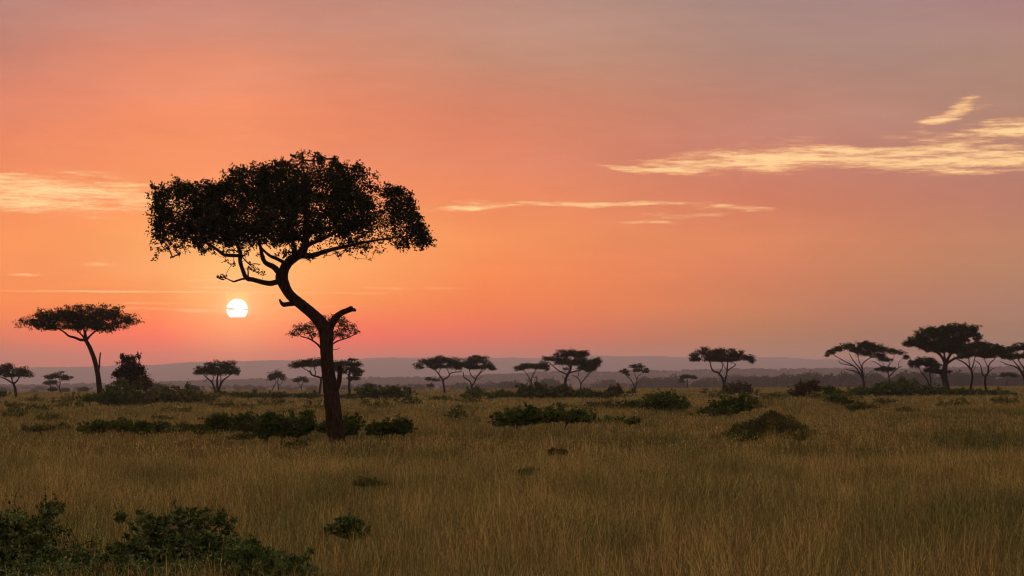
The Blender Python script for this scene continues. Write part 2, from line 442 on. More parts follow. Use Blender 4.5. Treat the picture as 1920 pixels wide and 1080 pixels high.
    extra = np.vstack([spray(286, 340, 455, 486, 26, (-2, 1)), spray(340, 400, 460, 478, 14, (-2, 1)), spray(275, 300, 430, 448, 6, (-1, 1)),
                       spray(425, 470, 470, 500, 18, (-2, 0)), spray(415, 440, 515, 526, 6, (-1.4, -1)), spray(470, 500, 500, 520, 8, (-1.4, -.6)),
                       spray(545, 572, 280, 300, 9, (0, 1)), spray(590, 612, 288, 298, 6, (-1, 1)), spray(700, 722, 320, 332, 5, (-1, 1)), spray(430, 448, 312, 330, 6, (-1, 1)),
                       spray(280, 292, 350, 372, 5, (-1, 1)), spray(640, 700, 470, 486, 9, (-2, 1)), spray(740, 800, 455, 470, 10, (-2, 0)), spray(722, 745, 345, 356, 5, (-1, 1))])
    top[:, 1] += 3; spr = []
    for q in range(250):
        u_ = rng.random()
        if u_ < .60:
            x0 = rng.uniform(290, 795); y0 = np.interp(x0, top[:, 0], top[:, 1])+rng.uniform(0, 10); ax, ay = rng.normal()*.55+(x0-546)/300, -1.
        elif u_ < .82:
            x0 = rng.uniform(300, 795); y0 = np.interp(x0, bot[:, 0], bot[:, 1])-rng.uniform(0, 8); ax, ay = rng.normal()*.8+(x0-546)/250, .55
        elif u_ < .91: x0 = rng.uniform(300, 310); y0 = rng.uniform(360, 455); ax, ay = -1., rng.normal()*.5
        else:
            y0 = rng.uniform(365, 455); x0 = np.interp(y0, [354, 402, 436, 455], [762, 778, 794, 806])-4; ax, ay = 1., rng.normal()*.6
        nn_ = np.hypot(ax, ay); dep_ = rng.uniform(-2.5, 2.5); ln_ = (rng.gamma(2.2, 4.0)+3)*(.65 if u_ < .6 else 1); ln_ = min(ln_, 13.0 if not (.6 <= u_ < .82 and x0 > 690) else 5.0)
        for st_ in np.linspace(.2, 1, max(2, int(ln_/3.2))):
            spr.append(P(x0+ax/nn_*ln_*st_+rng.normal()*.6, y0+ay/nn_*ln_*st_+rng.normal()*.6, d, dep_))
    extra = np.vstack([extra, spr])
    allatt = np.vstack([att, extra])
    start = nodes.copy(); start[:ns, 2] -= 400   # nothing sprouts from the lower trunk
    Pn, pr, r = grow(start, par*0+np.where(np.arange(len(par)) == 0, -1, np.maximum(np.arange(len(par))-1, 0)), None, allatt, .02, .0085, geo, .09)
    v, f = geo.get(); link_mesh('branches', v, f, M_BARK, root, o, smooth=True)
    # leaves
    reps = 40
    c1 = np.repeat(att, reps, 0) + rng.normal(size=(len(att)*reps, 3))*np.array([.16, .16, .11])
    c2 = np.repeat(extra, 8, 0) + rng.normal(size=(len(extra)*8, 3))*np.array([.062, .08, .055])
    c3 = crown_pts(9000, -.10, .8, 5)
    c = np.vstack([c1, c2, c3])
    v, f = leaf_quads(c, .082*rng.uniform(.6, 1.5, len(c)), aspect=1.6)
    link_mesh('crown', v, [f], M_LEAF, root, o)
    # broken stubs
    for st, dep in (([(614,628,8),(619,616,7.6),(624,606,7),(631,595,6.2),(641,587,5.6),(652,582.5,5.2),(658,580,5.4),(661,581,4),(668,582.5,2.6)], (0, -.4)),
                    ([(556,566,6),(547,569,4.8),(538,570.5,4.4),(532,571,4.2),(528,567,2.8),(525.5,562,1.8)], (0, -.3)),
                    ([(627,738,6),(632,727,5),(636,715,4.6),(638,702,4.2),(639,691,4.2),(638.5,685,3.6)], (0, -.5))):
        geo = Geo(); p, r = limb_px(st, d, dep, 6); tube(geo, p, r, 14, .05, .14)
        v, f = geo.get(); link_mesh('broken_branch', v, f, M_BARK, root, o, smooth=True)
main_tree()

# ------------------------------------------------------------------ the other trees, one by one from the photograph
GA = 'flat topped acacias across the plain'
T = 'acacia_tree'
def R(pts, r0, r1):
    n = len(pts); return [(a, b, r0+(r1-r0)*i/(n-1)) for i, (a, b) in enumerate(pts)]
make_tree(T, 'umbrella acacia with wide thin crown and leaning trunk at the left of the picture', 284,
    [R([(188,752),(187,735),(184,705),(179,680),(171,657),(163,641),(158,634)], 5.5, 3.6), R([(160,637),(150,637),(140,633),(128,630),(118,622),(100,612)], 3, 1.3),
     R([(162,638),(172,626),(186,617),(205,612)], 2.2, 1.2), R([(159,634),(157,622),(152,606)], 2.6, 1.3), R([(160,636),(148,622),(132,610)], 2, 1), R([(164,638),(160,620),(175,604)], 2, 1),
     [(184,698,2),(186,688,1.7),(186.5,675,1.5),(188,661,1.3)]],
    [(60,607,30,9),(88,597,32,14),(118,592,34,17),(150,593,36,18),(185,591,34,17),(212,592,28,16),(240,602,26,11),(150,610,62,11),(95,613,34,8),(215,610,26,9),(195,619,16,6)],
    natt=520, leaves=26000, leaf=.15, clump=.42, seed=21)
make_tree(T, 'dark acacia cut by the left edge of the picture', 450,
    [R([(30,746),(29,733),(26,721),(25,717)], 2.8, 2), R([(26,720),(17,714),(8,709),(-6,704)], 1.8, .8), R([(26,720),(33,713),(38,704),(44,700)], 1.8, .8), R([(25,719),(22,710),(20,700)], 1.4, .8)],
    [(2,694,20,9),(16,692,14,8),(36,698,16,8),(50,702,10,6),(-10,698,18,9),(22,704,22,4)], GA and 'tree', GA, 170, 6500, .2, .5, seed=22)
make_tree(T, 'small lens crowned acacia, right one of the small pair beyond the left field edge', 620,
    [R([(116,748),(115,737),(111,727),(113,719),(112,712)], 1.3, .8), R([(111,727),(107,722),(104,714)], .7, .5)],
    [(94,708,11,4),(108,705,14,5.5),(122,709,12,5)], 'tree', GA, 70, 2600, .24, .6, seed=23)
make_tree(T, 'hazy acacia with two flat tiers, left one of the small pair at the left', 760,
    [R([(96,748),(95.5,737),(94.5,726),(94,719)], 1, .7)],
    [(94,718,14,4),(98,731,12,3)], 'tree', GA, 60, 2200, .26, .6, seed=24)
make_tree('bushy_tree', 'dark spiky conical tree behind the green bush on the left', 290,
    [R([(244,745),(244,720),(243,700),(241,680),(240,668)], 3, 1), R([(244,715),(256,695),(260,675),(262,664)], 1.6, .7), R([(244,712),(228,690),(230,668)], 1.4, .6), R([(246,715),(262,704),(274,701)], 1.2, .5)],
    [(245,714,30,12),(240,700,27,12),(243,686,20,12),(240,674,13,9),(262,692,10,8),(230,671,4,6),(259,668,3.5,8),(268,699,7,4),(217,703,8,6)], 'tree', None, 300, 11000, .17, .35, M_LEAF, seed=25, shell=.55)
make_tree(T, 'broad acacia on several fanned stems left of the sun glow', 450,
    [R([(408,744),(408,730),(407,716),(408,706),(411,699)], 2.6, 1.2), R([(405,742),(402,727),(397,716),(389,709),(383,703)], 2, 1), R([(411,742),(412,727),(418,714),(427,707),(433,702)], 2, 1),
     R([(404,730),(398,718),(400,706)], 1.5, .8), R([(411,728),(414,715),(414,704)], 1.3, .8), R([(403,729),(396,727),(392,725)], .8, .4), R([(389,709),(385,715),(380,715)], .7,.3)],
    [(378,694,14,8),(394,691,18,9),(412,690,18,10),(429,690,16,11),(442,700,9,6),(368,700,6,4),(408,699,30,5)], 'tree', GA, 240, 9500, .2, .5, seed=26)
make_tree(T, 'small two stemmed acacia below and right of the sun', 700,
    [R([(523,740),(522,726),(521,716),(522,708)], 1.3, .8), R([(508,739),(513,726),(518,717),(516,711)], 1, .6), R([(522,722),(528,719),(531,713)], .7, .4)],
    [(510,706,10,6),(521,703,12,6),(530,708,6,5),(506,712,6,2)], 'tree', GA, 90, 3200, .26, .6, seed=27)
make_tree(T, 'tiny pale acacia between the two stemmed one and the big trunk', 820,
    [R([(564,742),(565,730),(566,722),(570,715)], 1, .6), R([(565,727),(560,720),(556,714)], .7, .5)],
    [(556,714,8,3.5),(566,711,10,4),(573,715,6,3)], 'tree', GA, 60, 2000, .27, .6, seed=28)
make_tree(T, 'wide flat acacia with a crooked trunk just left of the big trunk', 430,
    [R([(599,742),(600,728),(602,714),(600,708),(590,705),(584,702),(581,695)], 2.3, 1.4), R([(601,710),(608,702),(612,694)], 1.5, .8), R([(590,705),(592,698),(589,690)], 1.2, .7), R([(584,700),(575,694),(566,689)], 1.1, .6)],
    [(556,685,12,6),(572,682,16,7),(590,681,18,8),(610,681,18,7),(628,685,14,7),(634,693,10,6)], 'tree', GA, 220, 8000, .19, .48, seed=29)
make_tree(T, 'tiered acacia with stacked layers just right of the big trunk', 430,
    [R([(656,744),(655,728),(655,712),(655,698),(658,684),(660,676)], 2.8, 1), R([(655,716),(662,710),(669,708)], 1.1, .6), R([(655,706),(647,698),(642,693)], 1.1, .6), R([(656,700),(668,696),(677,695)], 1, .5)],
    [(660,675,10,2.5),(645,682,16,5),(664,684,14,4),(676,697,11,3),(658,693,18,5),(662,710,13,3),(668,703,12,3),(642,698,9,5)], 'tree', GA, 200, 7000, .18, .4, seed=30)
make_tree(T, 'thin leaved acacia showing on both sides behind the big forked trunk', 300,
    [R([(613,748),(612,715),(609,685),(606,668),(603,655)], 4, 2.5), R([(604,656),(596,646),(587,639),(577,634),(565,631)], 2, 1), R([(607,664),(618,650),(632,640),(650,634),(668,626)], 2, .9),
     R([(604,655),(607,635),(603,615)], 1.8, 1), R([(618,650),(630,630),(636,612)], 1.3, .7), R([(608,662),(622,657),(632,655),(638,652)], .8, .5), R([(587,639),(580,625),(572,612)],1.2,.6)],
    [(552,627,14,6),(566,618,18,10),(584,612,16,9),(602,602,18,8),(622,598,16,7),(640,606,18,10),(652,616,18,9),(668,623,11,4),(640,628,22,8),(590,628,16,8)],
    'tree', None, 420, 6800, .13, .30, seed=31, sparse=.25, tip=.017)
make_tree(T, 'left acacia of the joined pair right of the big trunk', 480,
    [R([(834,743),(833,728),(831,716),(830,711)], 2.2, 1.6), R([(831,713),(825,705),(821,699),(813,692),(800,688)], 1.5, .7), R([(828,709),(823,700),(826,692)], 1, .6),
     R([(831,712),(840,707),(844,701),(852,698),(866,697)], 1.5, .7), R([(843,702),(840,695),(836,688)], 1, .6)],
    [(785,687,12,5),(800,680,15,8),(820,677,17,8),(838,677,17,8),(852,683,14,8),(862,688,12,7),(825,688,26,5)], 'tree', GA, 220, 8600, .2, .48, seed=32)
make_tree(T, 'V trunked acacia, right one of the joined pair right of the big trunk', 482,
    [R([(885,738),(885,728),(884,724)], 1.9, 1.6), R([(884,725),(882,716),(876,711),(870,707),(869,698)], 1.4, .9), R([(884,725),(890,716),(893,709),(898,701),(903,694)], 1.6, .9),
     R([(892,711),(885,705),(881,698),(880,692)], 1.1, .6), R([(896,704),(904,697),(912,692)], .9, .5), R([(894,712),(899,709),(905,706)], .7, .3)],
    [(872,684,13,8),(886,678,16,9),(902,676,15,8),(914,684,12,7),(924,691,8,4),(893,689,26,4)], 'tree', GA, 200, 8000, .2, .46, seed=33)
make_tree(T, 'tiny hazy two tiered acacia under the joined pair', 860,
    [R([(806,742),(806,732),(808,722),(811,714)], 1, .6)],
    [(805,711,9,3.5),(817,713,9,3),(808,723,8,3)], 'tree', GA, 60, 2000, .27, .6, seed=34)
make_tree(T, 'low wide acacia standing behind the left end of the dark thicket', 520,
    [R([(997,740),(997,722),(996,714)], 1.5, 1.2), R([(996,715),(991,706),(985,698),(980,692)], 1.1, .6), R([(996,714),(999,704),(1004,696),(1008,690)], 1.2, .6), R([(996,717),(990,714),(984,711)], .7, .3), R([(999,706),(1005,708),(1006,704)], .6,.3)],
    [(974,690,12,5),(988,687,12,5),(1003,688,13,6),(1018,687,12,6.5),(1026,692,6,3)], 'tree', GA, 150, 5600, .2, .45, seed=35)
make_tree(T, 'tall broad acacia rising from the middle of the dark thicket', 430,
    [R([(1060,738),(1060,720),(1061,711),(1065,702),(1070,692),(1071,680)], 3, 1.7), R([(1065,703),(1056,699),(1046,694),(1038,687),(1030,680)], 1.5, .8), R([(1068,699),(1078,696),(1088,694),(1096,688)], 1.5, .8),
     R([(1070,690),(1062,682),(1054,674)], 1.2, .7), R([(1071,684),(1082,676),(1090,668)], 1.2, .7), R([(1062,713),(1068,712),(1071,713)],.8,.3), R([(1061,711),(1055,707),(1053,704)],.8,.4)],
    [(1026,673,10,4),(1040,672,13,6),(1056,666,14,8),(1072,665,16,9),(1090,668,15,9),(1098,663,8,3.5),(1062,679,24,6),(1090,681,16,8),(1106,682,13,8),(1120,677,9,5),(1064,692,7,4)],
    'tree', GA, 330, 12000, .18, .42, seed=36)
make_tree(T, 'slim acacia with two raised limbs at the right of the dark thicket', 470,
    [R([(1089,738),(1089,724),(1089,719)], 1.5, 1.2), R([(1089,719),(1085,711),(1080,706),(1073,704)], 1, .6), R([(1089,719),(1096,711),(1101,703),(1106,697)], 1.2, .6), R([(1083,709),(1085,700),(1085,692)], .7, .4), R([(1098,708),(1104,704),(1108,696)],.7,.4)],
    [(1102,691,14,7),(1114,686,10,7),(1092,689,9,5),(1121,679,7,5)], 'tree', GA, 110, 3800, .2, .42, seed=37)
make_tree(T, 'open crowned acacia with a long V trunk alone right of the dark thicket', 560,
    [R([(1192,742),(1191,732),(1191,727)], 1.3, 1.1), R([(1191,728),(1187,719),(1182,711),(1176,705),(1173,699)], 1.1, .6), R([(1191,728),(1194,718),(1194,711),(1197,705),(1204,700)], 1.1, .5), R([(1194,712),(1190,702),(1187,695)], .6, .4)],
    [(1172,697,9,4.5),(1178,702,5,3),(1188,688,10,4),(1200,688,10,5),(1211,696,8,5),(1197,695,10,3)], 'tree', GA, 110, 2900, .2, .35, seed=38)
make_tree(T, 'tiny umbrella acacia on a thin straight trunk in the middle of the plain', 740,
    [R([(1291,738),(1290,728),(1289,718),(1289,711)], .9, .6), R([(1289,718),(1295,714),(1300,709)], .5, .4)],
    [(1281,708,8,3.5),(1292,707,10,3.5),(1301,709,6,3),(1278,715,6,4)], 'tree', GA, 60, 2200, .24, .5, seed=39)
make_tree(T, 'flat crowned acacia on a forked trunk beside a low brown bush', 430,
    [R([(1357,740),(1357,728),(1357,718),(1355,710),(1350,702)], 2.8, 1.9), R([(1351,703),(1345,698),(1338,696),(1334,689),(1332,680),(1330,672)], 1.8, 1), R([(1358,719),(1361,708),(1363,697),(1364,685),(1365,675)], 1.8, 1),
     R([(1364,696),(1369,691),(1376,687),(1379,684),(1376,681)], 1.1, .8), R([(1348,700),(1353,693),(1355,685),(1352,678)], 1.1, .7), R([(1363,693),(1358,688),(1356,681)],.8,.5), R([(1338,696),(1334,695)],1,.5)],
    [(1303,665,10,6),(1303,674,12,5),(1320,660,14,8),(1330,668,16,6),(1347,663,16,8),(1366,664,16,8),(1384,666,15,8),(1402,671,13,6),(1409,677,8,4),(1355,674,34,5)], 'tree', GA, 300, 12000, .19, .45, M_LEAF, seed=40)
make_tree(T, 'airy acacia with many fanned limbs, leftmost of the right hand grove', 430,
    [R([(1620,740),(1620,724),(1619,714),(1616,706)], 2.6, 2), R([(1616,706),(1609,699),(1601,695),(1592,694),(1586,692)], 1.4, .6), R([(1613,702),(1606,691),(1597,684),(1584,678),(1574,672),(1566,668)], 1.4, .7),
     R([(1617,706),(1613,692),(1605,683),(1598,674),(1592,664)], 1.4, .7), R([(1619,710),(1617,696),(1617,684),(1624,676),(1634,670)], 1.5, .8), R([(1622,708),(1629,700),(1636,695)], .9, .4), R([(1620,704),(1620,690)],.7,.5),
     R([(1600,686),(1588,684),(1576,681),(1572,676)],1,.5), R([(1616,690),(1610,675),(1608,660)],1,.6)],
    [(1558,661,9,5),(1572,655,12,5),(1588,650,14,6),(1604,656,13,7),(1620,648,15,7),(1636,651,13,7),(1650,656,13,7),(1625,662,18,7),(1648,668,12,5),(1551,667,5,3)],
    'tree', 'trees of the right hand grove', 420, 14000, .16, .36, seed=41, sparse=.0, tip=.02)
make_tree(T, 'thin acacia with tiers of pale foliage, second from the left in the right hand grove', 480,
    [R([(1667,745),(1667,724),(1667,708),(1665,697),(1666,684)], 1.8, 1), R([(1666,692),(1656,688),(1648,684),(1640,679),(1633,677)], 1, .5), R([(1668,706),(1677,696),(1686,689),(1691,687)], 1.2, .6), R([(1685,689),(1685,681),(1690,675)], .7, .4),
     R([(1666,686),(1674,676),(1678,668)], .8, .4), R([(1657,688),(1656,680)],.6,.4)],
    [(1660,657,11,4),(1672,660,12,5),(1688,661,10,4),(1698,670,7,5),(1660,675,13,3.5),(1650,668,9,4),(1662,693,20,4.5)], 'tree', 'trees of the right hand grove', 190, 8000, .18, .38, seed=42)
make_tree(T, 'largest tree of the right hand grove with a thick trunk and tall layered crown', 380,
    [R([(1776,742),(1774,725),(1771,708),(1771,693),(1773,680)], 6.5, 4.5), R([(1772,682),(1767,671),(1758,662),(1748,656),(1738,650)], 3, 1.3), R([(1773,682),(1779,669),(1786,658),(1790,642)], 3.2, 1.4),
     R([(1776,681),(1786,674),(1796,670),(1806,664),(1816,652)], 2.6, 1.2), R([(1772,676),(1768,655),(1762,640)], 2.2, 1.2), R([(1768,713),(1764,704),(1760,698)], 2, 1)],
    [(1702,645,10,6),(1716,642,15,8),(1730,632,17,10),(1745,624,17,11),(1764,628,20,12),(1784,620,18,10),(1802,617,16,8),(1824,618,11,6),(1832,634,9,5),(1770,644,30,12),(1740,647,24,9),(1800,636,20,11),(1820,627,12,6),(1755,656,22,7),(1785,655,20,8)],
    'tree', 'trees of the right hand grove', 620, 30000, .2, .48, M_LEAF2, seed=43)
make_tree('bushy_tree', 'low dark round headed tree under the left side of the largest grove tree', 420,
    [R([(1742,742),(1742,724),(1738,711),(1730,701),(1726,695)], 1.6, .9), R([(1743,726),(1746,712),(1744,702),(1750,694)], 1.5, .8)],
    [(1712,684,10,8),(1724,681,12,8),(1740,680,14,9),(1754,686,12,8),(1748,695,18,5),(1762,697,14,4),(1781,697,6,2)], 'tree', 'trees of the right hand grove', 170, 6800, .2, .42, M_LEAF, seed=44)
make_tree(T, 'slender acacia immediately right of the largest grove tree', 405,
    [R([(1818,745),(1820,728),(1823,710),(1822,697),(1817,688)], 2.5, 1.7), R([(1818,690),(1811,682),(1803,677),(1796,674),(1790,669)], 1.6, .8), R([(1821,693),(1825,683),(1827,672),(1830,662)], 1.3, .8), R([(1823,698),(1827,690),(1829,684)],.8,.3),
     R([(1818,688),(1816,676),(1812,666)],1.1,.6)],
    [(1802,660,13,8),(1816,655,15,8),(1832,649,16,8),(1846,648,10,6),(1820,665,20,5),(1805,669,12,4)], 'tree', 'trees of the right hand grove', 240, 9500, .19, .44, M_LEAF2, seed=45)
make_tree(T, 'slender acacia with a wavy trunk, second right of the largest grove tree', 400,
    [R([(1850,750),(1849,733),(1847,718),(1848,707),(1853,697),(1853,687)], 2.4, 1.6), R([(1847,706),(1843,702),(1841,692),(1839,683),(1831,676)], 1.4, .7), R([(1853,688),(1857,680),(1863,675),(1867,669)], 1.3, .7), R([(1853,690),(1848,681),(1844,674)],1,.6),
     R([(1854,698),(1860,692),(1867,689)], .9, .4)],
    [(1842,662,12,7),(1856,656,14,8),(1870,653,11,6),(1878,660,10,7),(1852,668,16,4),(1862,662,18,6)], 'tree', 'trees of the right hand grove', 220, 8800, .19, .44, M_LEAF2, seed=46)
make_tree(T, 'acacia cut by the right edge of the picture with sweeping low limbs', 400,
    [R([(1926,748),(1924,725),(1920,708),(1915,698),(1910,691)], 3, 2), R([(1912,693),(1904,688),(1894,685),(1883,683)], 1.5, .7), R([(1918,703),(1912,690),(1904,680),(1898,672)], 1.5, .8), R([(1922,706),(1920,690),(1912,678),(1908,668)], 1.5, .8), R([(1916,700),(1928,684),(1938,672)],1.5,.8),
     R([(1890,684),(1880,680),(1874,677)],.8,.4)],
    [(1880,668,12,5),(1893,658,14,7),(1907,653,13,7),(1922,652,14,8),(1938,658,16,8),(1895,670,16,5),(1920,668,18,6),(1950,668,12,6)], 'tree', 'trees of the right hand grove', 330, 10000, .18, .38, M_LEAF2, seed=47, sparse=.1)
make_tree(T, 'tiny hazy umbrella acacia beyond the right end of the grove', 760,
    [R([(1887,738),(1887,726),(1888,718),(1891,712)], .9, .6), R([(1888,718),(1884,712)],.5,.4)],
    [(1882,704,9,4),(1894,703,11,4),(1903,706,6,2.5)], 'tree', GA, 60, 2200, .25, .5, seed=48)
# hazier trees standing farther out on the plain: one of each kind, then copies
FG = 'small hazy trees far out on the misty plain'
def copy_thing(root, loc, scale, rz):
    c = root.copy(); COL.objects.link(c); c.location = loc; c.scale = (scale,)*3; c.rotation_euler = (0, 0, rz)
    for ch in root.children:
        k = ch.copy(); COL.objects.link(k); k.parent = c
    return c
def proto(d, limbs, blobs, seed, la, sparse=0):
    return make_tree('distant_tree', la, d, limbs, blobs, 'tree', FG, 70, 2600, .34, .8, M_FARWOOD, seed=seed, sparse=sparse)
LAB = ['hazy flat topped tree in the distant tree line on the plain', 'hazy round headed tree in the distant tree line on the plain', 'low hazy bushy tree in the distant tree line on the plain']
protos = [proto(1100, [R([(158,752),(158,742),(157,735)], 1.2, .8)], [(158,731,11,4),(152,733,7,3)], 61, LAB[0]),
          proto(1100, [R([(122,752),(122,742),(122,735)], 1.2, .8)], [(122,734,9,5.5),(118,736,7,4)], 62, LAB[1]),
          proto(1150, [R([(60,752),(60,745),(60,740)], 1.2, .9)], [(60,739,8,5),(68,740,7,4),(53,741,6,4)], 63, LAB[2])]
far = [ # px, crown top py, size factor, distance, kind
 (78,735,1,1300,1),(300,718,1.15,950,0),(368,722,1.1,980,0),(290,722,.9,1200,1),(378,735,.9,1300,2),(436,733,1,1500,2),(452,729,1.1,1500,1),(475,727,1.2,1450,2),(490,726,1.2,1500,1),
 (540,727,1.1,1500,2),(590,728,1,1500,1),(585,724,1,1300,0),(648,724,1,1350,1),(672,724,1.1,1500,2),(700,718,1.3,980,0),(740,727,1.1,1400,1),(768,723,1,1400,2),(785,722,1.1,1400,1),(852,723,1,1400,1),(862,721,1.1,1350,2),(868,719,1.2,1450,1),
 (900,721,1.1,1450,1),(915,717,1.3,1500,2),(928,729,.8,1200,2),(946,716,1.2,1250,0),(962,714,1.1,1200,0),(1028,713,1.3,1350,1),(1040,713,1.2,1350,2),(1120,716,1.2,1450,2),(1140,714,1.3,1500,1),(1156,716,1.2,1450,2),
 (1215,710,1.4,1300,1),(1205,713,1,1450,2),(1243,711,1.2,1350,1),(1236,716,.9,1400,0),(1262,707,1.6,1500,2),(1276,714,1,1200,1),(1314,716,1.1,1150,1),(1330,711,1.1,1350,1),(1345,710,1.2,1300,2),(1372,712,1.2,1350,2),(1380,706,1.2,1500,1),
 (1400,710,1.3,1250,1),(1412,709,1.3,1200,1),(1430,710,1.2,1250,0),(1444,708,1.4,1200,1),(1456,711,1.1,1250,1),(1472,707,1.4,1200,2),(1484,706,1.5,1180,1),(1502,706,1.4,1200,1),(1518,703,1.6,1150,1),(1535,709,1.4,1200,2),(1555,708,1.5,1200,1),
 (1575,706,1.5,1150,2),(1588,704,1.7,1100,1),(1602,702,1.8,1100,2),(1640,703,1.7,1100,1),(1700,702,1.8,1100,2),(1688,703,1.6,1120,1),(1718,700,1.8,1100,1),(1765,704,1.6,1150,2),(1790,702,1.7,1100,1),(1806,701,1.7,1100,2),(1834,703,1.6,1100,1),
 (1862,702,1.7,1120,1),(1874,706,1.5,1150,2),(1905,706,1.5,1150,1),(1918,705,1.6,1150,2)]
rr = np.random.default_rng(77)
hs = [10.0, 8.6, 6.0]
for (px, top, sf, d, kd) in ([] if CAL else far):
    d = d*1.6 if d > 1000 else d
    x = (px-960)/F*d; z = float(terr(x, d)); ztop = CH+(HY-top)/F*d
    pr0 = protos[kd]; h0 = max(v.co.z for v in pr0.children[1].data.vertices)
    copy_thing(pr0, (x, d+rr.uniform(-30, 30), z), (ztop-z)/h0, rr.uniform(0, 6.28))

# ------------------------------------------------------------------ bushes
EXCL = []
def make_bush(label, blobs, d, n=3000, leaf=.08, mat=None, seed=1, group='bushes scattered in the tall grass', name='bush', spikes=10, cat='bush', shell=.45, tips=210, dmin=70):
    if CAL: return
    global rng
    rng = np.random.default_rng(seed)
    if 60 < d < 200 and name == 'bush':   # stand where its visible foot meets the grass tops
        bot_ = max(b[1]+b[3] for b in blobs); xm_ = (np.mean([b[0] for b in blobs])-960)/F*d
        d = float(np.clip((CH-.34-float(terr(xm_, d)))*F/(bot_+2-HY), dmin, 260))
    cx = np.mean([b[0] for b in blobs]); x0 = (cx-960)/F*d; gz = float(terr(x0, d))
    root = empty(name, (x0, d, gz), label, cat, group); o = (x0, d, gz)
    k = d/F
    hb = max(b[3] for b in blobs)*k
    pts = blob_points(blobs, d, int(n*.45), seed, depthk=.8, shell=shell, lumpy=.34)
    nz = inside_noise(pts, 1.6/hb, seed)*.5 + inside_noise(pts, 4.5/hb, seed+3)*.5
    pts = pts[nz > -.12]
    att = blob_points(blobs, d, tips, seed+1, shell=.3, lumpy=.4)
    att = att[att[:, 2] > gz]
    geo = Geo()
    tp = att[rng.integers(0, len(att), int(n*.75))]
    pts = np.vstack([pts, tp + rng.normal(size=tp.shape)*np.array([1, 1, .8])*hb*.105])
    EXCL.extend(((b[0]-960)*k, d, b[2]*k*1.02, max(b[2]*k*.8, 1.0), .12 if d < 60 else .3) for b in blobs)
    nst = max(3, len(blobs)*2)
    nodes = [[x0, d, gz-.05]]; npar = [-1]
    for i in range(nst):
        b = blobs[i % len(blobs)]; bx = (b[0]+rng.uniform(-.4, .4)*b[2]-960)*k
        yy = d+rng.uniform(-.3, .3)*b[2]*k; zb = float(terr(bx, yy))
        nodes.append([bx, yy, zb+.05]); npar.append(0)
    nodes = np.array(nodes)
    frusta(geo, np.repeat(nodes[:1], nst, 0), nodes[1:], np.full(nst, leaf*.2), np.full(nst, leaf*.15), 5)
    # upright sprays that break the outline
    sp = []
    if spikes:
        q = att[rng.integers(0, len(att), spikes)].copy(); up = q + np.stack([rng.normal(size=spikes)*.25, rng.normal(size=spikes)*.25, rng.uniform(.4, 1.1, spikes)], 1)*(max(b[3] for b in blobs)*k*.8)
        for a, bb in zip(q, up):
            t = rng.random((22, 1)); sp.append(a*(1-t)+bb*t+rng.normal(size=(22, 3))*leaf*.7)
        att = np.vstack([att, up])
    grow(nodes, np.array(npar), None, att, .3, max(.004, leaf*.05), geo, .1)
    v, f = geo.get(); link_mesh('stems', v, f, M_BARKD, root, o)
    c = np.vstack([pts]+sp); c = c[c[:, 2] > terr(c[:, 0], c[:, 1])+.01]
    v, f = leaf_quads(c, leaf*rng.uniform(.6, 1.5, len(c)))
    link_mesh('foliage', v, [f], mat or M_BUSH, root, o)
    return root
FGD = 'dark leafy shrubs in the bottom left foreground'
B = make_bush
B('dense dark green shrub filling the bottom left corner', [(5,990,52,34),(60,1000,50,34),(30,1040,80,44),(110,1060,75,36),(-50,1030,60,70),(150,1090,60,30),(20,1080,90,50),(95,965,20,10)], 31.5, 26000, .036, M_SHRUB, 101, FGD, spikes=60, tips=620)
B('dark green shrub with ragged top, second from the left corner', [(285,982,40,18),(345,975,44,21),(405,979,34,18),(225,972,14,12),(320,1022,95,33),(410,1027,60,29),(300,1065,100,37),(420,1067,80,33),(500,1055,60,29),(370,1017,60,27),(545,1075,40,25)], 32.0, 30000, .036, M_SHRUB, 102, FGD, spikes=70, tips=620)
B('low pale green leafy patch between the two corner shrubs', [(185,1062,55,26),(235,1085,60,30),(150,1045,30,16)], 32.0, 11000, .034, M_HERB, 171, FGD, spikes=30, tips=420)
B('low green leafy patch fading into grass right of the corner shrubs', [(455,1050,60,30),(520,1075,60,32),(400,1070,60,28),(570,1092,36,22)], 31.6, 14000, .034, M_HERB, 172, FGD, spikes=30, tips=420)
B('low leafy green cover along the bottom edge below the ragged shrub', [(300,1078,80,30),(90,1090,80,36)], 30.6, 11000, .034, M_HERB, 173, FGD, spikes=30, tips=420)
B('small dry twiggy shrub above the dark corner shrub', [(98,955,22,14)], 42, 900, .035, M_BUSH, 103, FGD, spikes=8)
B('small dark low plant alone in the foreground grass left of centre', [(652,982,30,16),(632,993,24,14),(665,1000,26,18)], 37.0, 2600, .036, M_SHRUB, 104, FGD, spikes=8)
MG = 'low bushes near the foot of the big tree'
B('low ragged bush far left of the big trunk', [(200,800,32,11),(230,797,18,12),(170,806,22,9)], 128, 3200, .09, M_BUSH, 105, MG)
B('small sparse bush left of the big trunk, beyond the ragged one', [(345,802,28,9),(310,805,20,7)], 128, 1500, .085, M_HUMMOCK, 106, MG)
B('bush with a pointed top left of the big trunk', [(408,795,22,18),(432,800,16,12),(385,803,15,9)], 124, 3200, .09, M_BUSH, 107, MG)
B('dark low bush between the ragged and the sparse bush far left of the trunk', [(270,803,34,12),(300,800,18,9)], 121, 3000, .09, M_BUSH, 161, MG)
B('dark low sprawling bush just behind the hedge left of the big trunk', [(440,790,50,11),(500,788,40,10)], 136, 3600, .10, M_BUSH, 162, MG)
B('dark upright bush in the middle of the hedge left of the big trunk', [(460,793,20,17),(482,803,18,12)], 122, 3000, .09, M_BUSH, 108, MG)
B('rounded dark bush second left of the big trunk', [(518,800,24,22),(500,808,22,16),(505,780,9,8)], 117, 4200, .09, M_BUSH, 109, MG)
